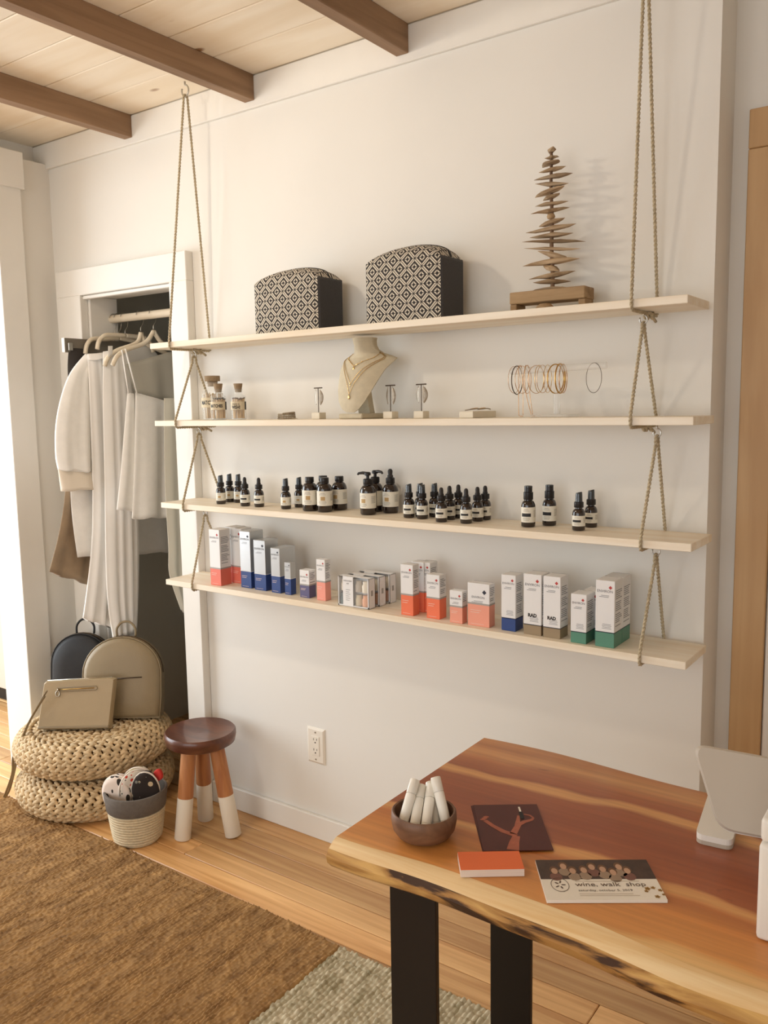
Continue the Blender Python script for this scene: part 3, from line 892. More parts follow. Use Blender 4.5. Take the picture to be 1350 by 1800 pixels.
pouch('smaller black and white woven pouch on the top shelf, left one', (450, 586), (560, 577), (603, 569), 0.158, 0.190)
pouch('larger black and white woven pouch on the top shelf, right one', (645, 568), (775, 556), (814, 549), 0.170, 0.205)

# ------------------------------------------------------------------ driftwood tree
M_drift = wood('driftwood', (206, 182, 150), (158, 132, 100), 0, 8, 60, 0.8, 0.22)
M_drift2 = wood('driftwood_base', (176, 146, 108), (146, 116, 80), 0, 4, 40, 0.75, 0.05)
YT = -0.085
def T_(x, y): return P(880 + x / 5.625, 240 + y / 5.625, 1, YT)
base = T_(508, 1700)
tz = zs(0, base.x) + 0.0005
tr = thing('driftwood_tree', 'small driftwood tree of stacked wood slivers on the top shelf', 'decoration', (base.x, YT, tz))
xa, xb = T_(140, 1640).x, T_(878, 1600).x
zb1 = T_(508, 1635).z; zb2 = T_(508, 1520).z
MB().bbox(xa, xb, YT - 0.030, YT + 0.030, zb1 - 0.001, zb2, 0.002).build('base_plank', M_drift2, tr, world=True)
for x in (xa + 0.009, xb - 0.009):
    MB().bbox(x - 0.009, x + 0.009, YT - 0.026, YT + 0.026, tz, zb1 - 0.0012, 0.0015).build('foot', M_drift2, tr, world=True)
top = T_(495, 95)
dr = MB()
tp = []
for k in range(16):
    s = k / 15
    a = T_(512 - 14 * s + 4 * math.sin(k), 1530 - s * 1400)
    tp.append((a.x, YT, a.z))
dr.tube(tp, [0.0058 - 0.0020 * k / 15 for k in range(16)], 8); dr.build('stem', wood('driftwood_stem', (140, 110, 82), (104, 78, 56), 2, 4, 60, 0.8, 0.02), tr, smooth=True, world=True)
SL = [(460, 155, 550, 118, 30, 10), (452, 222, 562, 190, 24, 14), (380, 292, 605, 242, 26, 20), (408, 375, 618, 278, 28, 16), (325, 430, 718, 366, 32, 14), (300, 455, 708, 484, 36, 16), (305, 592, 664, 498, 30, 18), (402, 628, 602, 570, 30, 14), (318, 684, 694, 646, 26, 18), (342, 782, 642, 682, 30, 16), (368, 892, 648, 806, 32, 20), (235, 952, 760, 868, 34, 16), (268, 996, 735, 962, 34, 18), (245, 1052, 812, 1024, 26, 18), (215, 1102, 808, 1116, 24, 16), (362, 1134, 690, 1212, 50, 14), (210, 1278, 788, 1206, 44, 20), (412, 1275, 590, 1332, 50, 18), (316, 1422, 704, 1322, 34, 18), (345, 1448, 672, 1425, 36, 22), (270, 1530, 720, 1500, 42, 26)]
for j, (x0, y0, x1, y1, th, wd_) in enumerate(SL):
    a, b = T_(x0, y0), T_(x1, y1)
    dyd = random.uniform(-0.025, 0.025)
    a.y -= dyd; b.y += dyd
    mid = a.lerp(b, random.uniform(0.42, 0.58))
    t_ = th / 5.625 * 2.2 / 1496 * 0.55
    wd2 = wd_ / 1000
    dv = (b - a).normalized(); sv = dv.cross(Vector((0, 0, 1))).normalized(); uv_ = sv.cross(dv)
    rings = []
    for s, f in ((0.0, 0.06), (0.18, 0.55), (0.42, 1.0), (0.62, 1.0), (0.84, 0.6), (1.0, 0.05)):
        c = a.lerp(b, s) + uv_ * random.uniform(-0.001, 0.001)
        f2 = f * random.uniform(0.85, 1.15)
        rings.append([c + sv * (wd2 * f2) * ca + uv_ * (t_ * f2) * sa for ca, sa in ((-1, 0.1), (-0.5, 0.9), (0.5, 1.0), (1, 0.2), (0.6, -0.8), (-0.4, -1.0))])
    mb = MB().loft(rings)
    mb.build('wood_sliver', M_drift, tr, world=True)
pb = T_(498, 790)
MB().lathe([(0, -0.008), (0.008, -0.006), (0.0105, 0), (0.008, 0.006), (0, 0.008)], 12, (pb.x, YT, pb.z), caps=False).build('pebble', M_drift2, tr, smooth=True, world=True)
pb = T_(500, 1655)
MB().lathe([(0, -0.006), (0.022, -0.005), (0.024, 0.0), (0.014, 0.009), (0, 0.011)], 10, (pb.x, YT - 0.035, tz + 0.007), caps=False).build('pebble', M_drift2, tr, smooth=True, world=True)

# ================================================================== second shelf
Z2 = lambda x: zs(1, x) + 0.0004
# match bottles
M_gl = mat('thin_glass', (235, 240, 238), 0.04, alpha=0.16, spec=0.9, coat=0.3)
M_cork = mat('cork', (150, 128, 100), 0.9, noise=0.15, nscale=200)
M_match = wood('matchsticks', (226, 196, 150), (204, 168, 118), 2, 4, 80, 0.7, 0.05)
M_label2 = mat('kraft_label', (214, 200, 170), 0.7)
def match_bottle(px, y, wpx, top_px, corktop, lines, head_rgb, label, flare=False, rot=0.0):
    c = P(px, 738, 1, y)
    m_px = depth_of(c) / F_PX
    R = wpx / 2 * m_px; H = (738 - top_px) * m_px
    t = thing('match_bottle', label, 'bottle', (c.x, y, Z2(c.x)), rot, 'glass bottles of matches')
    hb = H * 0.70; nr = R * 0.50
    MB().lathe([(R * 0.9, 0), (R, 0.002), (R, hb - R * 0.5), (R * 0.92, hb - R * 0.2), (nr * 1.1, hb), (nr, hb + 0.002), (nr, hb + H * 0.12), (nr * 1.18, hb + H * 0.13), (nr * 1.15, hb + H * 0.15)], 20, caps=False).build('glass', M_gl, t, smooth=True, angle=50)
    MB().lathe([(0, 0), (R * 0.88, 0), (R * 0.94, 0.003), (R * 0.9, 0.004), (0, 0.004)], 20, caps=False).build('glass_foot', M_gl, t, smooth=True)
    ck = MB(); cz = hb + H * 0.06
    if flare:
        ck.lathe([(0, 0), (nr * 0.85, 0), (nr * 0.92, H * 0.12), (nr * 1.35, H * 0.12), (nr * 1.35, H * 0.24), (0, H * 0.24)], 16, (0, 0, cz), caps=False)
    else:
        ck.lathe([(0, 0), (nr * 0.80, 0), (nr * 1.2, H * 0.24), (0, H * 0.24)], 16, (0, 0, cz), caps=False)
    ck.build('cork', M_cork, t, smooth=True, angle=40)
    st = MB(); hd_ = MB()
    rr = random.Random(px)
    for k in range(34):
        a = rr.uniform(0, 2 * PI); q = R * 0.80 * math.sqrt(rr.random())
        x0, y0 = q * math.cos(a), q * math.sin(a)
        x1, y1 = x0 + rr.uniform(-.15, .15) * R, y0 + rr.uniform(-.15, .15) * R
        zt = hb * rr.uniform(0.80, 0.86)
        st.tube([(x0, y0, 0.005), (x1, y1, zt)], 0.0013, 4)
        hd_.lathe([(0.0010, 0), (0.0021, 0.0015), (0.0021, 0.003), (0.001, 0.0045)], 6, (x1, y1, zt - 0.002))
    st.build('matchsticks', M_match, t); hd_.build('match_heads', mat('match_head_%d' % head_rgb[0], head_rgb, 0.7), t)
    z0, z1 = hb * 0.40, hb * 0.72
    lb = MB(); arc_patch(lb, R * 1.01, -PI / 2 - 2.4, -PI / 2 + 1.15, z0, z1, 0, 26)
    lo = lb.build('label', M_label2, t, smooth=True)
    lb = MB(); arc_patch(lb, R * 1.012, -PI / 2 + 1.15, -PI / 2 + 1.5, z0, z1, 0, 4); lb.build('striker', M_blkink, t, smooth=True)
    tx = MB()
    for s, size, zc, bold in lines:
        add_text(tx, s, size, lambda x, yy: (R * 1.02 * math.cos(-PI / 2 - 0.12 + x / R), R * 1.02 * math.sin(-PI / 2 - 0.12 + x / R), z0 + zc * (z1 - z0) + yy * 1.35), bold=bold)
    tx.build('lettering', M_blkink, lo)
    return t
match_bottle(376, -0.075, 40, 662, 0, [('MATCHES', 0.0135, 0.3, 0.0004)], (196, 170, 130), 'tallest corked glass bottle of matches, behind the two small ones', True, 0.50)
match_bottle(385.5, -0.145, 28, 675, 0, [('MATCHES', 0.0100, 0.3, 0.0004)], (52, 40, 40), 'small corked glass bottle of dark-tipped matches reading MATCHES', False, 0.55)
match_bottle(420.5, -0.145, 27, 675, 0, [('make a', 0.0085, 0.58, 0.0), ('WISH!', 0.0105, 0.12, 0.0004)], (110, 84, 70), 'small corked glass bottle of matches reading make a WISH', False, 0.50)

# beaded bracelet
c = P(504, 738, 1, -0.12)
M_bead = mat('grey_beads', (150, 134, 108), 0.25, noise=0.3, nscale=90, coat=0.4)
br = thing('beaded_bracelet', 'coiled wrap bracelet of small grey-brown beads lying on the second shelf', 'bracelet', (c.x, -0.12, Z2(c.x)))
for ring in range(4):
    mb = MB()
    rr = 0.026 - 0.0006 * ring
    n = 30
    for k in range(n):
        a = 2 * PI * k / n
        z = 0.0034 + 0.0058 * min(ring, 2) + (0.0045 if ring == 3 else 0) * (1 + math.cos(a - 0.3)) * 0.6
        if ring == 3 and math.cos(a - 0.3) < -0.1: continue
        mb.lathe([(0, -0.0030), (0.0024, -0.0018), (0.0032, 0), (0.0024, 0.0018), (0, 0.0030)], 8, (rr * math.cos(a), rr * math.sin(a), z), caps=False)
    mb.build('bead_strand', M_bead, br, smooth=True)
MB().tube(smooth_path([(0.024, -0.004, 0.004), (0.036, -0.010, 0.003), (0.045, -0.006, 0.002), (0.052, -0.010, 0.0015)], 4), 0.0010, 6).build('cord', M_rope, br, smooth=True)

# necklace bust
M_linen = mat('linen_bust', (204, 192, 166), 0.9, noise=0.06, nscale=60, bump=0.35, bscale=700, stretch=(1, 1, 1))
cb = P(636, 738, 1, -0.105)
bust = thing('necklace_bust', 'linen covered necklace display bust on the second shelf', 'display bust', (cb.x, -0.105, Z2(cb.x)), math.radians(-4))
RG = [(0.018, .014, .052, .002, .010), (0.028, .032, .055, .006, .014), (0.05, .050, .055, .012, .018), (0.08, .064, .050, .020, .022), (0.11, .075, .043, .030, .026), (0.14, .086, .034, .040, .030), (0.160, .096, .022, .050, .034), (0.172, .102, .010, .052, .036), (0.180, .080, .006, .046, .042), (0.188, .054, .006, .038, .048), (0.198, .040, .009, .030, .054), (0.210, .035, .013, .028, .058), (0.222, .035, .017, .028, .062), (0.232, .038, .020, .030, .066)]
def bust_pt(s, z):
    for a, b in zip(RG[:-1], RG[1:]):
        if z <= b[0]:
            q = max(0, (z - a[0]) / (b[0] - a[0])); w_, f_, k_, h_ = (a[i] + (b[i] - a[i]) * q for i in (1, 2, 3, 4)); break
    return Vector((s * w_, -(f_ - k_ * s * s) - 0.0, z))
rings = []
for z, w_, f_, k_, th in RG:
    ring = []
    for j in range(15):
        s = math.sin((-1 + 2 * j / 14) * PI / 2); ring.append((s * w_, -(f_ - k_ * s * s), z))
    for j in range(15):
        s = math.sin((1 - 2 * j / 14) * PI / 2); e = math.sqrt(max(0, 1 - s * s)); ring.append((s * w_ * 0.97, -(f_ - k_ * s * s) + th * (0.15 + 0.85 * e), z))
    rings.append(ring)
MB().loft(rings).build('bust_form', M_linen, bust, smooth=True, angle=55)
MB().bbox(-0.045, 0.045, -0.052, 0.050, 0, 0.015, 0.003).build('base', M_linen, bust)
MB().loft([[(-0.022, 0.012, 0.014), (0.022, 0.012, 0.014), (0.022, 0.034, 0.014), (-0.022, 0.034, 0.014)], [(-0.02, -0.012, 0.13), (0.02, -0.012, 0.13), (0.02, 0.01, 0.13), (-0.02, 0.01, 0.13)]]).build('support', M_linen, bust)
M_gold = mat('pale_gold', (226, 196, 140), 0.25, 1.0)
def necklace(label, zlow, beads, pend):
    t = thing('necklace', label, 'necklace', tuple(bust.location), math.radians(-4), 'necklaces on the bust')
    pts = []
    for k in range(41):
        q = -1 + 2 * k / 40
        z = 0.190 - (0.190 - zlow) * (1 - abs(q) ** 1.15)
        s = q * (0.98 if z > 0.185 else 0.98 * (0.5 + 0.5 * (z - zlow) / (0.190 - zlow + 1e-6)))
        p = bust_pt(max(-1, min(1, s)), z); p.y -= 0.0022
        pts.append(p)
    MB().tube(pts, 0.0009, 5).build('chain', M_gold, t, smooth=True)
    if beads:
        for k in range(6, 35, 3):
            MB().lathe([(0, -0.002), (0.0018, -0.001), (0.0022, 0.0005), (0.0014, 0.0018), (0, 0.002)], 7, tuple(pts[k]), caps=False).build('bead', M_gold, t, smooth=True)
    p = pts[20]
    MB().loft([[(p.x + r_ * math.cos(a), p.y - 0.001 + r_ * 0.5 * math.sin(a), p.z - dz) for a in np.linspace(0, 2 * PI, 9)[:-1]] for r_, dz in ((0.0008, 0), (pend * 0.22, pend * 0.3), (pend * 0.28, pend * 0.75), (pend * 0.12, pend))]).build('pendant', M_gold, t, smooth=True)
necklace('short beaded gold necklace with a spike pendant on the bust', 0.150, True, 0.022)
necklace('fine gold chain of middle length on the bust', 0.098, False, 0.006)
necklace('longest gold chain with a drop pendant on the bust', 0.070, False, 0.014)

# earring stands
M_block = mat('pale_block', (232, 222, 202), 0.6, noise=0.03, nscale=40)
M_dkmetal = mat('bronze_wire', (86, 72, 58), 0.4, 0.8)
M_silver = mat('leaf_silver', (170, 160, 145), 0.35, 0.9, bump=0.4, bscale=300)
st_ = None
for px, lab, leaf in ((560.5, 'left of the bust, under the pouch', 0), (687, 'just right of the bust', 1), (741, 'furthest right, beside the flat block', 2)):
    c = P(px, 738, 1, -0.115)
    loc = (c.x, -0.115, Z2(c.x))
    if st_ is None:
        st_ = thing('earring_stand', '', 'stand', loc)
        MB().bbox(-0.0155, 0.0155, -0.016, 0.016, 0, 0.0195, 0.001).build('block', M_block, st_)
        MB().tube([(0, 0, 0.019), (0, 0, 0.092)], 0.0014, 8).build('post', M_dkmetal, st_)
        MB().tube([(-0.020, 0.006, 0.0925), (0.020, -0.006, 0.0925)], 0.0018, 8).build('crossbar', M_dkmetal, st_)
        s_ = st_
    else:
        s_ = dup(st_, loc)
    tag(s_, 'T-shaped earring stand on a pale block, ' + lab, 'stand', 'earring stands')
    for sx in (-1, 1):
        e = thing('earring', 'silver leaf earring on the %s of the stand %s' % ('left' if sx < 0 else 'right', lab), 'earring', (loc[0] + sx * 0.0105, loc[1] - sx * 0.003, loc[2] + 0.0925), 0, 'leaf earrings')
        MB().tube([(0, 0, -0.003), (0, -0.002, -0.008)], 0.0005, 5).build('ear_wire', M_silver, e)
        rings = []
        wl = (0.0062, 0.0045, 0.0075)[leaf]; LL = (0.044, 0.046, 0.044)[leaf]
        for k in range(9):
            s = k / 8; ww = wl * math.sin(PI * min(1, s * 0.93 + 0.05)) ** 0.7 + 0.0004
            xo = sx * 0.004 * math.sin(PI * s)
            ca, sa = math.cos(0.5 * sx), math.sin(0.5 * sx)
            rings.append([(xo + ca * a * ww - sa * b_ * 0.0016, sa * a * ww + ca * b_ * 0.0016, -0.007 - LL * s) for a, b_ in ((-1, 0), (0, -1), (1, 0), (0, 1))])
        MB().loft(rings).build('leaf', M_silver, e, smooth=True, angle=60)

# flat jewellery block
c = P(831.5, 737, 1, -0.165); wl = P(807, 737, 1, -0.165).x
fb = thing('display_block', 'long flat pale display block lying on the second shelf', 'block', ((c.x + wl) / 2, -0.102, Z2(c.x)))
w2 = (c.x - wl) / 2
MB().bbox(-w2, w2, -0.063, 0.063, 0, 0.0175, 0.0012).build('block_body', M_block, fb)
nk = thing('chain_bracelet', 'thin metal chain bracelet lying on the flat pale block', 'bracelet', (fb.location.x, -0.11, Z2(c.x) + 0.0178))
pp = smooth_path([(-0.012, -0.04, 0.002), (0.006, -0.030, 0.005), (0.010, -0.005, 0.006), (-0.006, 0.02, 0.004), (0.008, 0.04, 0.006), (0.012, 0.055, 0.004)], 6)
MB().tube(pp, 0.0018, 6).build('chain', M_silver, nk, smooth=True)
MB().tube([(a.x * 0.6 - 0.002, a.y * 0.8 + 0.004, a.z + 0.0015) for a in pp], 0.0014, 6).build('chain', M_brass, nk, smooth=True)

# acrylic bangle stand and bangles
M_acr = mat('clear_acrylic', (238, 236, 230), 0.04, alpha=0.30, spec=0.9, coat=0.5)
YS = -0.105
b0, b1 = P(899, 653, 1, YS), P(1066, 642, 1, YS)
pc = P(979, 700, 1, YS)
zb_ = (b0.z + b1.z) / 2
z2 = Z2(pc.x)
ac = thing('bangle_stand', 'clear acrylic T-bar bangle stand near the right rope', 'stand', (pc.x, YS, z2))
MB().bbox(pc.x - 0.055, pc.x + 0.045, YS - 0.035, YS + 0.035, z2, z2 + 0.007, 0.001).build('base_plate', M_acr, ac, world=True)
MB().lathe([(0.0085, 0), (0.0085, zb_ - z2 - 0.015)], 16, (pc.x, YS, z2 + 0.0075)).build('post', M_acr, ac, smooth=True, world=True, angle=40)
MB().tube([(b0.x, YS, b0.z), (b1.x, YS, b1.z)], 0.0085, 16).build('bar', M_acr, ac, smooth=True, world=True, angle=40)
M_rose = mat('rose_gold', (214, 176, 138), 0.22, 1.0)
bangs = [(904, 0.034, 0.0007, 0, 'thin gold bangle at the left tip of the acrylic bar', M_rose), (909, 0.036, 0.0014, 4, 'dark bronze bangle near the left tip of the acrylic bar', M_dkmetal), (918, 0.0345, 0.0008, -5, 'thin gold bangle right of the dark bronze one', M_rose), (927, 0.035, 0.0009, 10, 'thin bangle second right of the dark bronze one', M_rose),
         (943, 0.035, 0.0008, -12, 'thin bangle left of the middle group', M_rose), (948, 0.034, 0.0009, 6, 'left bangle of the middle group', M_gold), (954, 0.0345, 0.0008, 0, 'central bangle of the middle group', M_rose), (963, 0.0345, 0.0008, 8, 'right bangle of the middle group', M_gold),
         (977, 0.036, 0.0016, -10, 'heavier gold bangle over the acrylic post', M_brass), (985, 0.036, 0.0019, 4, 'heaviest gold bangle just right of the acrylic post', M_brass), (990, 0.0355, 0.0012, 8, 'gold bangle on the right of the heavy pair', M_rose), (1044, 0.036, 0.0007, 52, 'single thin wire bangle hanging alone at the right end of the bar', M_dkmetal)]
for px, R, r_, ang, lab, mm in bangs:
    c = P(px, 648, 1, YS)
    g = thing('bangle', lab, 'bangle', (c.x, YS, zb_ + 0.0085 + r_ + 0.0006), math.radians(ang), 'bangles on the acrylic bar')
    pts = [(0, R * math.sin(a), -R + R * math.cos(a)) for a in np.linspace(0, 2 * PI, 41)[:-1]]
    MB().tube(pts, r_, 6, closed=True).build('hoop', mm, g, smooth=True)
for k, (px, sw, lab) in enumerate(((914, 0.0, 'fine chain bracelet dangling at the left end of the acrylic bar'), (926, 0.014, 'fine chain bracelet dangling second from the left of the acrylic bar'))):
    c = P(px, 648, 1, YS)
    g = thing('dangling_chain', lab, 'bracelet', (c.x, YS, zb_ + 0.009), 0, 'dangling chain bracelets')
    H = zb_ + 0.009 - z2 - 0.002
    pts = smooth_path([(0, -0.0, 0.001), (0, -0.0095, -0.004), (0.002, -0.012, -0.06), (0.006 + sw, -0.018, -H + 0.01), (0.010 + sw, -0.022, -H + 0.002), (0.022 + sw, -0.026, -H + 0.0015)], 8)
    MB().tube(pts, 0.0010, 5).build('chain', M_rose, g, smooth=True)
    pts = smooth_path([(0, 0.0, 0.001), (0, 0.0095, -0.004), (0.003, 0.012, -0.07), (0.004 + sw * 0.6, 0.010, -H + 0.004)], 8)
    MB().tube(pts, 0.0010, 5).build('chain', M_rose, g, smooth=True)
# ================================================================== desk
def slab_mat():
    m = bpy.data.materials.new('live_edge_wood'); m.use_nodes = True
    nt = m.node_tree; N = nt.nodes.new; Lk = nt.links.new; b = nt.nodes['Principled BSDF']
    b.inputs['Roughness'].default_value = 0.34; b.inputs['Coat Weight'].default_value = 0.25; b.inputs['Coat Roughness'].default_value = 0.25
    tc = N('ShaderNodeTexCoord'); sp = N('ShaderNodeSeparateXYZ'); Lk(tc.outputs['Object'], sp.inputs[0])
    def noise(scale, sx, sy, det=3, dist=0.0):
        mp = N('ShaderNodeMapping'); mp.inputs['Scale'].default_value = (sx, sy, 1); Lk(tc.outputs['Object'], mp.inputs[0])
        n = N('ShaderNodeTexNoise'); n.inputs['Scale'].default_value = scale; n.inputs['Detail'].default_value = det; n.inputs['Distortion'].default_value = dist; Lk(mp.outputs[0], n.inputs['Vector']); return n.outputs[0]
    def op(o, a, c):
        n = N('ShaderNodeMath'); n.operation = o
        for i, q in enumerate((a, c)):
            if isinstance(q, (int, float)): n.inputs[i].default_value = q
            else: Lk(q, n.inputs[i])
        return n.outputs[0]
    n1 = noise(1.0, 2.6, 1.2, 2)
    n2 = noise(1.0, 5.0, 14.0, 3, 0.4)
    yy = op('ADD', sp.outputs[1], op('MULTIPLY', op('SUBTRACT', n1, 0.5), 0.16))
    yy = op('ADD', yy, op('MULTIPLY', op('SUBTRACT', n2, 0.5), 0.035))
    mr = N('ShaderNodeMapRange'); mr.inputs[1].default_value = -0.28; mr.inputs[2].default_value = 0.28; Lk(yy, mr.inputs[0])
    cr = N('ShaderNodeValToRGB'); e = cr.color_ramp.elements
    stops = [(0.0, (232, 190, 128)), (0.06, (228, 180, 116)), (0.09, (216, 148, 80)), (0.20, (212, 140, 72)), (0.29, (196, 118, 60)), (0.325, (222, 162, 98)), (0.345, (218, 154, 92)), (0.36, (166, 90, 48)), (0.50, (152, 78, 44)), (0.63, (162, 90, 52)), (0.655, (218, 160, 100)), (0.685, (212, 152, 94)), (0.70, (160, 88, 52)), (0.78, (182, 114, 68)), (0.83, (208, 150, 96)), (0.90, (188, 126, 78)), (1.0, (208, 150, 96))]
    e[0].position = stops[0][0]; e[0].color = srgb(*stops[0][1]); e[1].position = stops[-1][0]; e[1].color = srgb(*stops[-1][1])
    for p_, c_ in stops[1:-1]:
        q = e.new(p_); q.color = srgb(*c_)
    Lk(mr.outputs[0], cr.inputs[0])
    g = noise(1.0, 3.0, 90.0, 5, 0.3)
    gm = N('ShaderNodeMapRange'); gm.inputs[1].default_value = 0.3; gm.inputs[2].default_value = 0.7; gm.inputs[3].default_value = 0.84; gm.inputs[4].default_value = 1.08; Lk(g, gm.inputs[0])
    mx = N('ShaderNodeMix'); mx.data_type = 'RGBA'; mx.blend_type = 'MULTIPLY'; mx.inputs[0].default_value = 1; Lk(cr.outputs[0], mx.inputs[6]); Lk(gm.outputs[0], mx.inputs[7])
    # a few dark cracks and knots
    k = noise(1.0, 7.0, 22.0, 4, 1.2); kr = N('ShaderNodeValToRGB'); kr.color_ramp.elements[0].position = 0.70; kr.color_ramp.elements[1].position = 0.76
    Lk(k, kr.inputs[0])
    mx2 = N('ShaderNodeMix'); mx2.data_type = 'RGBA'; Lk(kr.outputs[0], mx2.inputs[0]); Lk(mx.outputs[2], mx2.inputs[6]); mx2.inputs[7].default_value = srgb(112, 64, 38)
    Lk(mx2.outputs[2], b.inputs['Base Color'])
    return m
def bark_mat():
    m = bpy.data.materials.new('live_edge_bark'); m.use_nodes = True
    nt = m.node_tree; N = nt.nodes.new; Lk = nt.links.new; b = nt.nodes['Principled BSDF']
    b.inputs['Roughness'].default_value = 0.45
    tc = N('ShaderNodeTexCoord'); mp = N('ShaderNodeMapping'); mp.inputs['Scale'].default_value = (6, 30, 34); Lk(tc.outputs['Object'], mp.inputs[0])
    n = N('ShaderNodeTexNoise'); n.inputs['Scale'].default_value = 1.0; n.inputs['Detail'].default_value = 5; n.inputs['Distortion'].default_value = 0.8; Lk(mp.outputs[0], n.inputs['Vector'])
    cr = N('ShaderNodeValToRGB'); e = cr.color_ramp.elements
    e[0].position = 0.40; e[0].color = srgb(66, 40, 24); e[1].position = 0.64; e[1].color = srgb(222, 178, 108)
    q = e.new(0.47); q.color = srgb(176, 128, 70)
    Lk(n.outputs[0], cr.inputs[0]); Lk(cr.outputs[0], b.inputs['Base Color'])
    bp = N('ShaderNodeBump'); bp.inputs['Strength'].default_value = 0.6; bp.inputs['Distance'].default_value = 0.006; Lk(n.outputs[0], bp.inputs['Height']); Lk(bp.outputs[0], b.inputs['Normal'])
    return m
TZ = 0.75
desk = thing('live_edge_desk', 'live-edge wooden slab desk with black steel legs in the foreground', 'desk', (1.75, -0.82, 0))
tb = MB()
rings = []
nx = 56
mats_idx = None
for k in range(nx + 1):
    x = 0.948 + (2.65 - 0.948) * k / nx
    wob = 0.010 * math.sin(3.1 * x * 2 + 0.6) + 0.006 * math.sin(x * 11) + 0.003 * math.sin(x * 23 + 1)
    wb2 = 0.008 * math.sin(2.7 * x * 2 + 2.0) + 0.005 * math.sin(x * 13)
    e = 1 - 0.030 * max(0, 1 - (x - 0.948) / 0.05) ** 2
    yf = (-1.062 + wob * 0.8); yb = -0.555 + wb2
    ft = 0.034 + 0.010 * math.sin(x * 5 + 1)
    sec = [(yb - 0.01, TZ), (yf + 0.16, TZ), (yf, TZ - 0.0005), (yf - ft * 0.35, TZ - 0.004), (yf - ft * 0.72, TZ - 0.012), (yf - ft * 0.98, TZ - 0.022), (yf - ft * 0.90, TZ - 0.034), (yf - ft * 0.55, TZ - 0.045), (yf + 0.02, TZ - 0.050), (yb - 0.04, TZ - 0.050), (yb - 0.005, TZ - 0.035), (yb + 0.004, TZ - 0.015)]
    rings.append([(x, y, z) for y, z in sec])
n = 12
vs = [p for r in rings for p in r]
fs, ms = [], []
for i in range(nx):
    for j in range(n):
        l = (j + 1) % n
        fs.append((i * n + j, i * n + l, (i + 1) * n + l, (i + 1) * n + j)); ms.append(0 if j in (0, 1, 11) else 1 if j in (2, 3) else 2)
fs += [tuple(range(n - 1, -1, -1)), tuple(nx * n + j for j in range(n))]; ms += [2, 2]
for f, mm in zip(fs, ms):
    pass
tb.v = vs; tb.f = fs; tb.m = ms; tb.uv = [None] * len(fs)
M_sap = wood('sapwood_edge', (250, 222, 174), (236, 196, 138), 0, 3, 70, 0.4, 0.0)
tb.build('slab_top', [slab_mat(), M_sap, bark_mat()], desk, smooth=True, world=True, angle=40)
M_steel = mat('black_steel', (38, 30, 24), 0.45, 0.3, noise=0.05, nscale=10)
yl1, yl2 = -1.005, -0.640
x0 = P(686, 1640, 1, yl1).x; x1 = P(766, 1640, 1, yl1).x
for xa_ in (x0, 2.35):
    xb_ = xa_ + (x1 - x0)
    MB().bbox(xa_, xb_, yl1, yl1 + 0.010, 0.010, TZ - 0.056, 0.001).build('leg', M_steel, desk, world=True)
    MB().bbox(xa_, xb_, yl2 - 0.010, yl2, 0.010, TZ - 0.056, 0.001).build('leg', M_steel, desk, world=True)
    MB().bbox(xa_, xb_, yl1, yl2, 0.0, 0.010, 0.001).build('foot_bar', M_steel, desk, world=True)
    MB().bbox(xa_, xb_, yl1, yl2, TZ - 0.056, TZ - 0.0505, 0.001).build('top_plate', M_steel, desk, world=True)

# ------------------------------------------------------------------ bowl with balm tubes
M_bowl = wood('bowl_wood', (134, 98, 72), (104, 72, 52), 0, 14, 40, 0.5, 0.0)
bc = P(745, 1474, 2, TZ); bl_, br_ = P(687, 1424, 2, TZ + 0.046), P(803, 1424, 2, TZ + 0.046)
rb = (br_ - bl_).length / 2
ctr = (bl_ + br_) / 2
bo_ = thing('wooden_bowl', 'small brown turned wooden bowl holding white balm tubes on the desk', 'bowl', (ctr.x, ctr.y, TZ + 0.0004))
hb_ = 0.047
MB().lathe([(0, 0.0), (rb * 0.60, 0.0), (rb * 0.80, 0.006), (rb * 0.95, 0.018), (rb, 0.032), (rb * 0.985, hb_ - 0.002), (rb * 0.95, hb_), (rb * 0.90, hb_ - 0.001), (rb * 0.90, 0.030), (rb * 0.80, 0.014), (rb * 0.5, 0.008), (0, 0.007)], 40, caps=False).build('bowl_shell', M_bowl, bo_, smooth=True, angle=60)
M_tube = mat('balm_tube', (250, 246, 236), 0.4)
M_cap = mat('frosted_cap', (240, 234, 222), 0.25, coat=0.3)
def tube_thing(label, ptop, pbot, zt, zb__):
    a = P(*ptop, 2, zt); b = P(*pbot, 2, zb__)
    d = (a - b); L = 0.070; d = d.normalized()
    c0 = b
    t = thing('lip_balm', label, 'lip balm', tuple(c0), 0, 'balm tubes in the bowl')
    q = d.to_track_quat('Z', 'Y').to_matrix().to_4x4()
    MB().lathe([(0.0076, 0), (0.0084, 0.0008), (0.0084, 0.045), (0.0076, 0.046)], 18, mat=q).build('tube', M_tube, t, smooth=True, angle=40)
    MB().lathe([(0.0084, 0.0462), (0.0087, 0.047), (0.0087, 0.0685), (0.0080, 0.070)], 18, mat=q).build('cap', M_cap, t, smooth=True, angle=40)
    MB().lathe([(0.0080, -0.005), (0.0086, -0.0045), (0.0086, -0.0004), (0.008, -0.0002)], 18, mat=q).build('twist_base', M_cap, t, smooth=True, angle=40)
    lb = MB(); 
    vs_ = []
    for k in range(17):
        an = 2 * PI * k / 16
        vs_ += [q @ Vector((0.00852 * math.cos(an), 0.00852 * math.sin(an), 0.006)), q @ Vector((0.00852 * math.cos(an), 0.00852 * math.sin(an), 0.044))]
    lb.add(vs_, [(2 * k, 2 * k + 2, 2 * k + 3, 2 * k + 1) for k in range(16)]); lo = lb.build('label', mat('balm_label', (252, 247, 236), 0.5), t, smooth=True)
    return t
TZB = TZ
tube_thing('white balm tube leaning out of the bowl at the left', (724, 1391), (709, 1444), TZB + 0.068, TZB + 0.030)
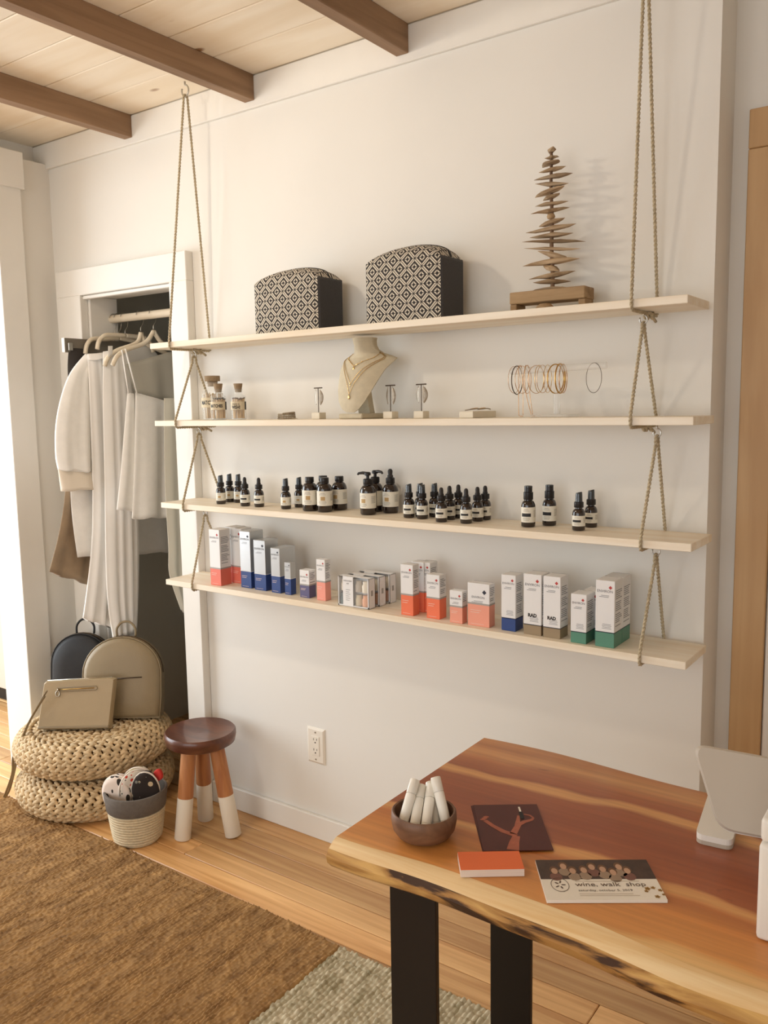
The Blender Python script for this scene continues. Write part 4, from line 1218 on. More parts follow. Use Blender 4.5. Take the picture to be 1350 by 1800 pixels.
tube_thing('white balm tube lying second from left in the bowl', (737, 1403), (729, 1450), TZB + 0.056, TZB + 0.028)
tube_thing('white balm tube lying in the middle of the bowl', (755, 1406), (749, 1450), TZB + 0.055, TZB + 0.028)
tube_thing('white balm tube lying deepest in the bowl, mostly covered', (762, 1418), (766, 1448), TZB + 0.040, TZB + 0.020)
tube_thing('white balm tube leaning out of the bowl at the right', (771, 1391), (783, 1442), TZB + 0.068, TZB + 0.030)

# ------------------------------------------------------------------ printed matter on the desk
def quad_frame(tl, tr, br, bl, z):
    a, b_, c_, d_ = (P(*q, 2, z) for q in (tl, tr, br, bl))
    o = (a + b_ + c_ + d_) / 4
    ux = ((b_ - a) + (c_ - d_)).normalized()
    W = ((b_ - a).length + (c_ - d_).length) / 2
    H = ((d_ - a).length + (c_ - b_).length) / 2
    return o, math.atan2(ux.y, ux.x), W, H
M_paperw = mat('white_paper', (244, 236, 222), 0.5)
def disc(mb, cx, cy, rx, ry, z, m=0, n=12, rot=0.0):
    vs_ = [(cx + rx * math.cos(a) * math.cos(rot) - ry * math.sin(a) * math.sin(rot), cy + rx * math.cos(a) * math.sin(rot) + ry * math.sin(a) * math.cos(rot), z) for a in np.linspace(0, 2 * PI, n + 1)[:-1]]
    mb.add(vs_, [tuple(range(n))], m)
def ribbon(mb, pts, wds, z, m=0):
    pts = [Vector((p[0], p[1], 0)) for p in pts]
    vs_ = []
    for i, p in enumerate(pts):
        t_ = (pts[min(i + 1, len(pts) - 1)] - pts[max(i - 1, 0)]).normalized(); nrm = Vector((-t_.y, t_.x, 0))
        vs_ += [tuple(p + nrm * wds[i] + Vector((0, 0, z))), tuple(p - nrm * wds[i] + Vector((0, 0, z)))]
    mb.add(vs_, [(2 * i, 2 * i + 1, 2 * i + 3, 2 * i + 2) for i in range(len(pts) - 1)], m)
# maroon cards with crossed hands
o, az, W, H = quad_frame((834, 1414), (944, 1413), (965, 1493), (841, 1495), TZ + 0.003)
mc = thing('photo_cards', 'square maroon printed cards showing two crossed hands, on the desk', 'card', (o.x, o.y, TZ + 0.0004), az)
M_mar = mat('maroon_print', (80, 28, 22), 0.4, noise=0.12, nscale=14)
for k in range(3):
    c_ = MB().box(-W / 2, W / 2, -H / 2, H / 2, 0, 0.0008).build('card', M_mar, mc)
    c_.location = (0.0015 * k, 0.0012 * (2 - k) - 0.002, 0.001 * k); c_.rotation_euler = (0, 0, 0.012 * (2 - k))
zt = 0.0030
pr = MB()
X = lambda u: (u - 0.5) * W
Y = lambda v: (0.5 - v) * H
ribbon(pr, [(X(u), Y(v)) for u, v in ((0.45, 1.0), (0.50, 0.85), (0.56, 0.72))], [0.010 * 1.0, 0.008, 0.006], zt, 0)
ribbon(pr, [(X(u), Y(v)) for u, v in ((0.56, 0.72), (0.38, 0.62), (0.25, 0.50), (0.15, 0.38))], [0.005, 0.005, 0.004, 0.004], zt + 0.0001, 0)
ribbon(pr, [(X(u), Y(v)) for u, v in ((0.52, 0.68), (0.64, 0.48), (0.74, 0.42), (0.86, 0.38), (0.90, 0.34))], [0.006, 0.005, 0.004, 0.003, 0.002], zt + 0.0001, 0)
ribbon(pr, [(X(u), Y(v)) for u, v in ((0.62, 0.5), (0.66, 0.36), (0.68, 0.28))], [0.005, 0.003, 0.002], zt + 0.0002, 0)
ribbon(pr, [(X(u), Y(v)) for u, v in ((0.90, 0.34), (0.86, 0.28), (0.77, 0.25))], [0.002, 0.002, 0.0015], zt + 0.0002, 0)
for u, v in ((0.15, 0.33), (0.18, 0.30), (0.12, 0.36)):
    disc(pr, X(u), Y(v), 0.005, 0.003, zt + 0.0001)
pr.build('hands_print', mat('skin_print', (168, 92, 66), 0.4, noise=0.15, nscale=60), mc)
pr = MB(); pr.box(X(0.70), X(0.76), Y(0.36), Y(0.20), zt + 0.0003, zt + 0.00035); pr.build('vial_print', M_blkink, mc)
pr = MB(); pr.box(X(0.715), X(0.745), Y(0.19), Y(0.08), zt + 0.0003, zt + 0.00035); pr.build('dropper_print', M_paperw, mc)
# orange business cards
o, az, W, H = quad_frame((804, 1498), (912, 1496), (922, 1527), (810, 1529), TZ + 0.0125)
oc = thing('business_cards', 'neat stack of orange business cards near the desk edge', 'cards', (o.x, o.y, TZ + 0.0004), az)
MB().box(-W / 2, W / 2, -H / 2, H / 2, 0, 0.0115).build('card_stack', mat('card_edges', (232, 214, 200), 0.6, noise=0.08, nscale=3, stretch=(1, 1, 400)), oc)
MB().box(-W / 2, W / 2, -H / 2, H / 2, 0.0116, 0.0125).build('top_card', mat('orange_print', (238, 116, 62), 0.45), oc)
# flyer
o, az, W, H = quad_frame((942, 1512), (1140, 1511), (1169, 1582), (960, 1582), TZ + 0.005)
fl_ = thing('event_flyers', 'stack of wine walk and shop flyers with a group photo, on the desk', 'flyers', (o.x, o.y, TZ + 0.0004), az)
MB().box(-W / 2, W / 2, -H / 2, H / 2, 0, 0.0046).build('flyer_stack', M_paperw, fl_)
fz = 0.0047
ph = MB(); ph.box(X(0.0), X(1.0), Y(0.50), Y(0.0), fz, fz + 0.0001); po = ph.build('group_photo', mat('photo_brown', (70, 48, 38), 0.35, noise=0.35, nscale=50), fl_)
cols = [mat('photo_skin', (196, 156, 128), 0.5), mat('photo_cloth', (160, 136, 114), 0.5), mat('photo_hair', (112, 78, 52), 0.5), mat('photo_red', (124, 84, 72), 0.5)]
rr = random.Random(3)
pp = MB()
for j, (u, v) in enumerate(((0.14, 0.30), (0.23, 0.18), (0.30, 0.30), (0.40, 0.28), (0.48, 0.20), (0.57, 0.26), (0.65, 0.34), (0.72, 0.20), (0.78, 0.30))):
    disc(pp, X(u), Y(v + 0.14), W * 0.055, H * 0.10, fz + 0.0002, 3 if j % 4 == 0 else 1)
    disc(pp, X(u), Y(v - 0.03), W * 0.040, H * 0.095, fz + 0.0003, 2)
    disc(pp, X(u), Y(v), W * 0.028, H * 0.075, fz + 0.0004, 0)
pp.build('people_print', cols, po)
tx = MB()
add_text(tx, 'wine, walk', W * 0.090, lambda x, y: (X(0.28) + x, Y(0.68) + y, fz + 0.0004), align='LEFT')
add_text(tx, 'shop', W * 0.090, lambda x, y: (X(0.71) + x, Y(0.68) + y, fz + 0.0004), align='LEFT')
add_text(tx, 'saturday, october 5, 2019', W * 0.044, lambda x, y: (X(0.29) + x, Y(0.80) + y, fz + 0.0004), align='LEFT')
tx.build('lettering', mat('brown_ink', (96, 76, 62), 0.6), fl_)
tx = MB()
for v, l in ((0.555, 0.55), (0.86, 0.45), (0.90, 0.5)):
    tx.box(X(0.29), X(0.29 + l), Y(v) - H * 0.006, Y(v) + H * 0.006, fz + 0.0001, fz + 0.0002)
tx.build('fine_print', mat('pale_ink', (206, 192, 174), 0.6), fl_)['kind'] = 'stuff'
em = MB(); pts = [(X(0.15) + W * 0.075 * math.cos(a), Y(0.64) + H * 0.165 * math.sin(a), fz + 0.0003) for a in np.linspace(0, 2 * PI, 33)[:-1]]
em.tube(pts, 0.0004, 4, closed=True)
for a in np.linspace(0, 2 * PI, 6)[:-1]:
    disc(em, X(0.15) + W * 0.03 * math.cos(a), Y(0.64) + H * 0.07 * math.sin(a), W * 0.020, H * 0.012, fz + 0.0003, rot=a)
em.build('emblem', mat('brown_ink', (96, 76, 62), 0.6), fl_)
em = MB()
for u, v, s in ((0.88, 0.74, 1.0), (0.93, 0.72, 0.8), (0.86, 0.80, 0.7), (0.98, 0.78, 0.8), (0.93, 0.93, 0.9), (0.99, 0.88, 0.6)):
    for a in np.linspace(0, 2 * PI, 6)[:-1]:
        disc(em, X(u) + W * 0.014 * s * math.cos(a), Y(v) + W * 0.014 * s * math.sin(a), W * 0.013 * s, W * 0.010 * s, fz + 0.0003, rot=a)
em.build('leaf_print', mat('ochre_ink', (176, 136, 76), 0.6), fl_)

# ------------------------------------------------------------------ sales terminal
M_term = mat('terminal_white', (236, 230, 220), 0.35)
M_termg = mat('terminal_grey', (188, 176, 160), 0.45)
pb_ = P(1262, 1494, 2, TZ)
term = thing('sales_terminal', 'white point-of-sale terminal seen from behind at the right of the desk', 'terminal', (1.60, -0.78, TZ + 0.0004))
def rounded(pts, r, n=5):
    out = []
    L = len(pts)
    for i in range(L):
        p = Vector(pts[i]); a = (Vector(pts[i - 1]) - p).normalized(); b = (Vector(pts[(i + 1) % L]) - p).normalized()
        s = p + a * r; e = p + b * r
        for k in range(n + 1):
            t_ = k / n
            out.append(s * (1 - t_) ** 2 + p * 2 * t_ * (1 - t_) + e * t_ ** 2)
    return out
# base foot on the desk
q0, q1 = P(1222, 1482, 2, TZ), P(1284, 1496, 2, TZ); q3 = P(1243, 1416, 2, TZ)
vx = (q1 - q0); vy = (q3 - q0)
bpts = rounded([q0, q0 + vx * 1.05, q0 + vx * 1.05 + vy * 1.15, q0 + vy * 1.15], 0.014)
MB().prism([(p.x, p.y) for p in bpts], TZ + 0.0005, TZ + 0.007).build('base_pad', M_termg, term, world=True)
MB().prism([(p.x, p.y) for p in bpts], TZ + 0.0072, TZ + 0.017).build('base_foot', M_term, term, world=True)
# tilted screen panel: traced corner points placed on a leaning plane through the desk
pl0 = Vector((1.52, -0.80, TZ)); nrm = Vector((0.10, -0.90, 0.42)).normalized()
def on_panel(px, py):
    d = (px - 675) * _r - (py - 900) * _u + F_PX * _w
    s = (pl0 - CAM).dot(nrm) / d.dot(nrm)
    return CAM + d * s
a_, b_, c_, d_ = on_panel(1216, 1306), on_panel(1262, 1458), on_panel(1440, 1492), on_panel(1440, 1347)
pan = rounded([a_, b_, c_, d_], 0.024)
back = [p - nrm * 0.016 for p in pan]
bez = [p - nrm * 0.012 for p in pan]
front = [p.copy() for p in pan]
cpt = sum(front, Vector()) / len(front)
infr = [p + (cpt - p) * 0.05 + nrm * 0.004 for p in front]
MB().loft([bez, front, infr]).build('screen_housing', M_termg, term, smooth=True, world=True, angle=35)
MB().loft([[p + (p - cpt).normalized() * 0.0012 for p in back], [p + (p - cpt).normalized() * 0.0012 for p in bez]]).build('screen_rim', M_term, term, world=True)
# support column at the near side
k0 = P(1327, 1652, 2, TZ)
colm = thing('receipt_printer', 'tall white receipt printer cut off by the right picture edge', 'printer', (k0.x + 0.06, k0.y + 0.05, TZ + 0.0004))
kt = P(1332, 1446, 0, k0.x)
hk_ = (kt.z - TZ)
MB().bbox(k0.x, k0.x + 0.13, k0.y, k0.y + 0.09, TZ + 0.001, TZ + hk_ * 0.80, 0.006, seg=3).build('body', M_term, colm, world=True, smooth=True, angle=40)
MB().bbox(k0.x + 0.0005, k0.x + 0.1295, k0.y + 0.004, k0.y + 0.086, TZ + hk_ * 0.80 + 0.001, TZ + hk_, 0.006, seg=3).build('lid', M_term, colm, world=True, smooth=True, angle=40)
MB().box(k0.x + 0.02, k0.x + 0.11, k0.y + 0.02, k0.y + 0.05, TZ + hk_ + 0.0001, TZ + hk_ + 0.001).build('paper_slot', M_blk, colm, world=True)
# ================================================================== rug
M_rug = wood('jute_rug', (190, 148, 94), (120, 86, 48), 1, 16, 46, 0.95, 0.0, contrast=(0.25, 0.75))
M_rugp = wood('pale_rug_band', (226, 214, 186), (160, 148, 116), 1, 18, 50, 0.95, 0.0, contrast=(0.3, 0.7))
rug = thing('woven_rug', 'large flat woven jute rug with a pale band at its right end', 'rug', (-0.2, -0.9, 0))
def rug_part(name, x0, x1, y0, y1, rowx, bump_y, hgt, m, wob=0.0):
    st = 0.0036
    nx_ = int((x1 - x0) / st); ny_ = int((y1 - y0) / st)
    xs = np.linspace(x0, x1, nx_ + 1); ys = np.linspace(y0, y1, ny_ + 1)
    GX, GY = np.meshgrid(xs, ys)
    row = np.floor((GX + 10) / rowx)
    ph = np.mod(np.sin(row * 12.9898) * 43758.5453, 1.0)
    frx = np.mod((GX + 10) / rowx, 1.0)
    fry = np.mod((GY + 10) / bump_y + ph, 1.0)
    cell = np.floor((GY + 10) / bump_y + ph)
    rnd = np.mod(np.sin(row * 78.233 + cell * 37.719) * 43758.5453, 1.0)
    h = hgt * np.sqrt(np.clip(np.sin(PI * frx), 0, 1)) * (0.35 + 0.65 * np.sqrt(np.clip(np.sin(PI * fry), 0, 1))) * (0.55 + 0.75 * rnd)
    GZ = 0.004 + h
    GZ[0, :] = 0.001; GZ[-1, :] = 0.001; GZ[:, 0] = 0.001; GZ[:, -1] = 0.001
    if wob:
        GY2 = GY + wob * np.sin(GX * 9) * (ys[-1] - 0.0 - GY < 0.05)
    else:
        GY2 = GY
    co = np.stack([GX, GY2, GZ], -1).reshape(-1, 3) - np.array(rug.location)
    idx = np.arange((nx_ + 1) * (ny_ + 1)).reshape(ny_ + 1, nx_ + 1)
    q = np.stack([idx[:-1, :-1], idx[:-1, 1:], idx[1:, 1:], idx[1:, :-1]], -1).reshape(-1, 4)
    me = bpy.data.meshes.new(name)
    me.vertices.add(len(co)); me.vertices.foreach_set('co', co.ravel())
    me.loops.add(q.size); me.loops.foreach_set('vertex_index', q.ravel())
    me.polygons.add(len(q)); me.polygons.foreach_set('loop_start', np.arange(0, q.size, 4)); me.polygons.foreach_set('loop_total', np.full(len(q), 4))
    me.polygons.foreach_set('use_smooth', np.ones(len(q), bool))
    me.update(calc_edges=True); me.materials.append(m)
    o = link(name, me, rug); o['kind'] = 'stuff'
    return o
rug_part('woven_field', -1.27, 0.440, -1.75, -0.430, 0.0105, 0.0135, 0.0080, M_rug, 0.006)
rug_part('pale_band', 0.4405, 1.00, -1.75, -0.432, 0.0135, 0.0180, 0.0110, M_rugp, 0.006)

# ================================================================== poufs
M_fib = mat('water_hyacinth', (214, 186, 144), 0.7, noise=0.28, nscale=45, bump=0.5, bscale=220, stretch=(1, 1, 1))
PC = Vector((-0.925, -0.215))
def pouf(label, z0, R, h, seed, dx=0, dy=0):
    t = thing('braided_pouf', label, 'pouf', (PC.x + dx, PC.y + dy, z0), 0, 'stacked braided poufs')
    rr = random.Random(seed)
    # core
    MB().lathe([(0, 0.010), (R * 0.72, 0.010), (R * 0.93, h * 0.32), (R * 0.95, h * 0.6), (R * 0.80, h * 0.9), (R * 0.4, h * 0.955), (0, h * 0.955)], 40, caps=False).build('core', mat('pouf_core', (130, 98, 60), 0.9), t, smooth=True)
    prof = []
    for k in range(9):      # side profile from the foot to the shoulder
        a = -1.15 + k * (2.35 / 8)
        prof.append((R * (0.70 + 0.30 * math.cos(a) ** 0.9 if abs(a) < 1.5 else 0.7), h * (0.5 + 0.46 * math.sin(a) / math.sin(1.2)), a))
    for k in range(1, 8):
        prof.append((R * (0.80 - 0.105 * k), h * (0.965), PI / 2))
    for j, (pr_, pz, an) in enumerate(prof):
        pr_ -= 0.010 * math.cos(an); pz -= 0.008 * math.sin(an)
        if pr_ < 0.02: continue
        n_ = max(8, int(2 * PI * pr_ / 0.032))
        mb = MB()
        off = rr.random()
        e_r = Vector((math.cos(an), 0, math.sin(an)))          # outward normal in (radial, z)
        e_m = Vector((-math.sin(an), 0, math.cos(an)))          # along the profile
        for k in range(n_):
            th = 2 * PI * (k + off) / n_
            ct, st_ = math.cos(th), math.sin(th)
            for sgn in (-1, 1):
                thk = th + (0.5 * PI / n_ if sgn > 0 else 0)
                ct, st_ = math.cos(thk), math.sin(thk)
                rad = Vector((ct, st_, 0)); tan = Vector((-st_, ct, 0)); up = Vector((0, 0, 1))
                N_ = rad * e_r.x + up * e_r.z; Mm = rad * e_m.x + up * e_m.z
                c = rad * pr_ + up * pz + Mm * (sgn * 0.0060) + N_ * (0.001 + 0.0015 * rr.random())
                d = (tan + Mm * (-sgn * 0.62)).normalized(); s = N_.cross(d)
                L_ = 0.0205 * rr.uniform(0.9, 1.1); W_ = 0.0088 * rr.uniform(0.85, 1.15); T_2 = 0.0085
                rings = []
                for q, f in ((-1, 0.25), (-0.5, 0.9), (0.35, 1.0), (1, 0.25)):
                    rings.append([c + d * (L_ * q) + s * (W_ * f * ca) + N_ * (T_2 * f * sa + 0.002 * (1 - q * q)) for ca, sa in ((1, 0), (0.5, 0.87), (-0.5, 0.87), (-1, 0), (0, -0.8))])
                mb.loft(rings)
        o = mb.build('braid_row', M_fib, t, smooth=True)
    return t
pouf('lower of two stacked braided poufs, resting on the floor', 0.0, 0.290, 0.148, 1)
pouf('upper of two stacked braided poufs, carrying the leather bags', 0.154, 0.290, 0.138, 2, -0.004, 0.003)
ZP = 0.154 + 0.138 + 0.004

# ================================================================== leather bags on the poufs
M_blkl = mat('black_leather', (30, 28, 28), 0.5, bump=0.15, bscale=300, noise=0.05, nscale=20)
M_tanl = mat('taupe_leather', (150, 132, 102), 0.45, bump=0.18, bscale=250, noise=0.06, nscale=9)
M_tanl2 = mat('beige_leather', (178, 156, 120), 0.45, bump=0.15, bscale=250, noise=0.05, nscale=9)
M_nick = mat('nickel', (196, 188, 172), 0.25, 1.0)
def arch(w_, h_, hs, n=18):
    """outline of a bag with a round top: half width, height, straight side height"""
    pts = [(-w_ * 0.96, 0), (w_ * 0.96, 0), (w_, hs * 0.5), (w_, hs)]
    for k in range(1, n):
        a = PI * k / n
        pts.append((w_ * math.cos(a), hs + (h_ - hs) * math.sin(a)))
    pts += [(-w_, hs), (-w_, hs * 0.5)]
    return pts
def backpack(label, c, rz, tilt, w_, h_, hs, dp, m, pocket):
    t = thing('backpack', label, 'backpack', c, rz, 'leather backpacks on the poufs')
    tm = Matrix.Rotation(tilt, 4, 'X')
    out = arch(w_, h_, hs)
    def layer(k, y): 
        return [tm @ Vector((x * k, y + 0.0, (z - h_ * 0.45) * (1 - (1 - k) * 0.9) + h_ * 0.45)) for x, z in out]
    rings = [layer(0.86, dp / 2 + 0.004), layer(0.97, dp / 2), layer(1.0, dp * 0.30), layer(1.0, -dp * 0.30), layer(0.97, -dp / 2), layer(0.86, -dp / 2 - 0.010), layer(0.5, -dp / 2 - 0.014)]
    MB().loft(rings).build('body', m, t, smooth=True, angle=50)
    pip = [tm @ Vector((x * 1.0, -dp * 0.44, (z - h_ * 0.45) + h_ * 0.45)) for x, z in out]
    MB().tube(pip, 0.0028, 6, closed=True).build('piping', m, t, smooth=True)
    pip = [tm @ Vector((x * 1.004, -dp * 0.05, (z - h_ * 0.45) * 1.004 + h_ * 0.45)) for x, z in out[3:-2]]
    zp_ = MB().tube(pip, 0.003, 6).build('zipper', M_dkmetal, t, smooth=True)
    hp = [tm @ Vector(p) for p in smooth_path([(-0.036, dp * 0.28, h_ - 0.004), (-0.036, dp * 0.28, h_ + 0.026), (-0.02, dp * 0.28, h_ + 0.048), (0.0, dp * 0.28, h_ + 0.054), (0.02, dp * 0.28, h_ + 0.048), (0.036, dp * 0.28, h_ + 0.026), (0.036, dp * 0.28, h_ - 0.004)], 4)]
    MB().tube(hp, 0.0045, 8).build('handle', m, t, smooth=True)
    if pocket:
        yf = -dp / 2 - 0.0135
        MB().tube([tm @ Vector((-w_ * 0.78, yf + 0.006, hs * 0.92)), tm @ Vector((0, yf - 0.001, hs * 0.94)), tm @ Vector((w_ * 0.80, yf + 0.006, hs * 0.96))], 0.0022, 6).build('pocket_seam', m, t, smooth=True)
        MB().tube([tm @ Vector((-w_ * 0.1, yf - 0.0035, hs * 0.92)), tm @ Vector((w_ * 0.55, yf - 0.001, hs * 0.94))], 0.0022, 6).build('pocket_zipper', M_dkmetal, t, smooth=True)
    for sx in (-1, 1):
        sp = [tm @ Vector(p) for p in smooth_path([(sx * w_ * 0.5, dp / 2, h_ * 0.86), (sx * w_ * 0.9, dp / 2 + 0.03, h_ * 0.5), (sx * w_ * 0.85, dp / 2 + 0.012, 0.03)], 5)]
        MB().tube(sp, 0.009, 6, flat=0.002).build('shoulder_strap', m, t, smooth=True)
    return t
def at_bag(px, py, depth):
    d = (px - 675) * _r - (py - 900) * _u + F_PX * _w
    return CAM + d * (depth / F_PX)
RZB = math.radians(33)
def on_pouf(px, py, back):
    """a point on top of the upper pouf; 'back' is the distance from its centre away from the camera"""
    p = P(px, py, 2, ZP)
    return p
pb1 = (-1.045, -0.085, ZP); pb2 = (-0.875, -0.125, ZP); pb3 = (-1.010, -0.300, ZP)
backpack('black leather backpack leaning in the closet on the poufs', (-1.105, -0.130, ZP), math.radians(30), math.radians(-7), 0.122, 0.285, 0.165, 0.060, M_blkl, False)
backpack('taupe leather backpack on the poufs, right of the black one', (-0.855, -0.125, ZP), math.radians(36), math.radians(-9), 0.148, 0.305, 0.165, 0.080, M_tanl, True)
# clutch
cl = thing('clutch_bag', 'beige leather clutch with a front zip pocket leaning on the backpacks', 'bag', (-0.900, -0.306, ZP), math.radians(36))
tm = Matrix.Rotation(math.radians(-14), 4, 'X')
outl = [(-0.130, 0.0), (0.118, 0.0), (0.134, 0.172), (0.12, 0.176), (-0.104, 0.168), (-0.112, 0.16)]
def cring(k, y): return [tm @ Vector((x * k, y, 0.085 + (z - 0.085) * k)) for x, z in outl]
MB().loft([cring(0.96, 0.020), cring(1.0, 0.012), cring(1.0, -0.012), cring(0.965, -0.021)]).build('body', M_tanl2, cl, smooth=True, angle=30)
MB().bbox(-0.128, 0.118, -0.024, 0.024, 0.0, 0.012, 0.004, mat=tm).build('bottom_fold', M_tanl, cl)
zr = [(-0.062 + 0.0, 0.136), (0.070, 0.140)]
slot = [tm @ Vector((x, -0.0235, z)) for x, z in [(-0.062, 0.131), (0.068, 0.135)] + [(0.068 + 0.007 * math.sin(a), 0.142 - 0.007 * math.cos(a)) for a in np.linspace(0.3, 2.8, 6)] + [(0.068, 0.149), (-0.062, 0.145)]]
MB().tube(slot, 0.0014, 6, closed=True).build('pocket_stitching', M_tanl, cl, smooth=True)
MB().tube([tm @ Vector((-0.062, -0.0225, 0.138)), tm @ Vector((0.064, -0.0225, 0.142))], 0.0018, 6).build('pocket_zipper', M_brass, cl, smooth=True)
pl_ = MB(); pl_.tube([tm @ Vector((-0.060 + 0.007 * math.cos(a), -0.0255, 0.124 + 0.010 * math.sin(a))) for a in np.linspace(0, 2 * PI, 13)[:-1]], 0.0018, 6, closed=True)
pl_.tube([tm @ Vector((-0.060, -0.0255, 0.134)), tm @ Vector((-0.060, -0.0245, 0.142))], 0.003, 6); pl_.build('zip_pull', M_nick, cl, smooth=True)
MB().tube([tm @ Vector((-0.104, 0, 0.169)), tm @ Vector((0.12, 0, 0.177))], 0.003, 6).build('top_zipper', M_nick, cl, smooth=True)
def W2L(o, p):
    return o.matrix_basis.inverted() @ Vector(p)
cl.scale = (1.07, 1.0, 1.04)
loc_m = Matrix.Translation(cl.location) @ Matrix.Rotation(math.radians(36), 4, 'Z') @ Matrix.Diagonal((1.07, 1.0, 1.04, 1))
sp1 = [loc_m.inverted() @ P(px, py, 1, y) for px, py, y in ((82, 1215, -0.40), (62, 1250, -0.42), (42, 1290, -0.44), (30, 1335, -0.44), (18, 1385, -0.455), (9, 1402, -0.47))]
MB().tube(smooth_path(sp1, 5), 0.0075, 6, flat=0.0022).build('strap', M_tanl, cl, smooth=True)
sp1 = [loc_m.inverted() @ P(px, py, 1, y) for px, py, y in ((78, 1225, -0.41), (52, 1268, -0.43), (34, 1312, -0.45), (24, 1330, -0.46), (22, 1360, -0.465), (8, 1400, -0.48))]
MB().tube(smooth_path(sp1, 5), 0.0075, 6, flat=0.0022).build('strap', M_tanl, cl, smooth=True)

# ================================================================== stool
M_seat = wood('stool_seat', (112, 66, 46), (84, 46, 32), 0, 6, 24, 0.35, 0.0, coat=0.3)
M_leg = wood('stool_leg', (196, 134, 84), (170, 108, 64), 2, 4, 40, 0.5, 0.06)
M_dip = mat('white_dip_paint', (240, 232, 216), 0.5)
feet = [Vector((-0.381, -0.272, 0)), Vector((-0.425, -0.125, 0)), Vector((-0.252, -0.158, 0))]
sc_ = P(352, 1287, 2, 0.352)
stl = thing('wooden_stool', 'low three-legged stool with brown dished seat and white dipped legs', 'stool', (sc_.x, sc_.y, 0))
SZ = 0.362
MB().lathe([(0, -0.048), (0.105, -0.048), (0.118, -0.040), (0.122, -0.020), (0.122, -0.006), (0.117, 0.0), (0.105, -0.002), (0.06, -0.010), (0, -0.013)], 40, (0, 0, SZ), caps=False).build('seat', M_seat, stl, smooth=True, angle=50)
for f in feet:
    top_ = Vector((sc_.x, sc_.y, 0)) + (Vector((f.x, f.y, 0)) - Vector((sc_.x, sc_.y, 0))) * 0.52
    top_.z = SZ - 0.036
    dv = top_ - f
    mid_ = f + dv * 0.44
    off = Vector((sc_.x, sc_.y, 0))
    lg = MB().tube([mid_ - off, top_ - off], [0.0265, 0.025], 18).build('leg', M_leg, stl, smooth=True, angle=50)
    MB().tube([f - off + dv * 0.005, f - off + dv * 0.012, mid_ - off], [0.0255, 0.0278, 0.0270], 18).build('dipped_foot', M_dip, lg, smooth=True, angle=50)

# ================================================================== rope basket with fabric
M_bgrey = mat('basket_grey', (112, 104, 96), 0.85, noise=0.08, nscale=80, bump=0.4, bscale=300)
M_bcre = mat('basket_cream', (222, 204, 170), 0.85, noise=0.10, nscale=120, bump=0.5, bscale=350)
bk = thing('rope_basket', 'small coiled rope basket, cream with a grey upper band', 'basket', (-0.515, -0.352, 0.0005))
BH, BR0, BR1 = 0.182, 0.078, 0.102
def brad(z): return BR0 + (BR1 - BR0) * (z / BH) ** 0.8 - 0.012 * max(0, 1 - z / 0.02) ** 2
nco = 19
for k in range(nco):
    z = 0.0048 + k * BH / nco
    if k < 12:
        rr_ = brad(z) - 0.003
        pts = [(rr_ * math.cos(a), rr_ * math.sin(a), z) for a in np.linspace(0, 2 * PI, 41)[:-1]]
        MB().tube(pts, 0.0048, 8, closed=True).build('rope_coil', M_bcre, bk, smooth=True)
zg = 0.0048 + 11.6 * BH / nco
MB().lathe([(brad(zg) + 0.0005, zg), (brad(zg) + 0.004, zg + 0.003), (brad(0.15) + 0.004, 0.15), (BR1 + 0.004, BH - 0.004), (BR1 + 0.001, BH), (BR1 - 0.005, BH - 0.001), (brad(0.15) - 0.006, 0.15), (brad(zg) - 0.006, zg)], 44, caps=False).build('grey_band', M_bgrey, bk, smooth=True, angle=60)
MB().lathe([(0, 0.004), (BR0 - 0.004, 0.004), (BR0 - 0.004, 0.008), (0, 0.008)], 30, caps=False).build('basket_floor', M_bcre, bk)
def fabric_mat(name, ground, spots, sc, thr=0.18, second=None):
    m = bpy.data.materials.new(name); m.use_nodes = True
    nt = m.node_tree; N = nt.nodes.new; Lk = nt.links.new; b = nt.nodes['Principled BSDF']; b.inputs['Roughness'].default_value = 0.9
    tc = N('ShaderNodeTexCoord')
    col = None
    prev = None
    for i, (c_, s_, t_, stretch) in enumerate(spots):
        mp = N('ShaderNodeMapping'); mp.inputs['Scale'].default_value = stretch; mp.inputs['Location'].default_value = (i * 3.3, i * 1.7, 0); mp.inputs['Rotation'].default_value = (0, 0.5 + i, 0.4); Lk(tc.outputs['Object'], mp.inputs[0])
        v = N('ShaderNodeTexVoronoi'); v.inputs['Scale'].default_value = s_; Lk(mp.outputs[0], v.inputs['Vector'])
        lt = N('ShaderNodeMath'); lt.operation = 'LESS_THAN'; lt.inputs[1].default_value = t_; Lk(v.outputs['Distance'], lt.inputs[0])
        mx = N('ShaderNodeMix'); mx.data_type = 'RGBA'; Lk(lt.outputs[0], mx.inputs[0])
        if prev is None: mx.inputs[6].default_value = srgb(*ground)
        else: Lk(prev, mx.inputs[6])
        mx.inputs[7].default_value = srgb(*c_); prev = mx.outputs[2]
    Lk(prev, b.inputs['Base Color'])
    return m
F1 = fabric_mat('leaf_print_fabric', (240, 222, 208), [((48, 40, 34), 34, 0.26, (1, 1, 0.5))], 1)
F2 = fabric_mat('dark_floral_fabric', (46, 36, 32), [((206, 184, 150), 26, 0.24, (1, 1, 1)), ((128, 124, 112), 40, 0.2, (1, 0.7, 1))], 1)
F3 = fabric_mat('red_floral_stripe', (238, 226, 212), [((206, 70, 52), 60, 0.34, (1, 1, 1)), ((110, 110, 96), 70, 0.2, (1, 1, 1))], 1)
F4 = fabric_mat('sage_print_fabric', (226, 214, 190), [((164, 148, 108), 30, 0.42, (1, 1, 1))], 1)
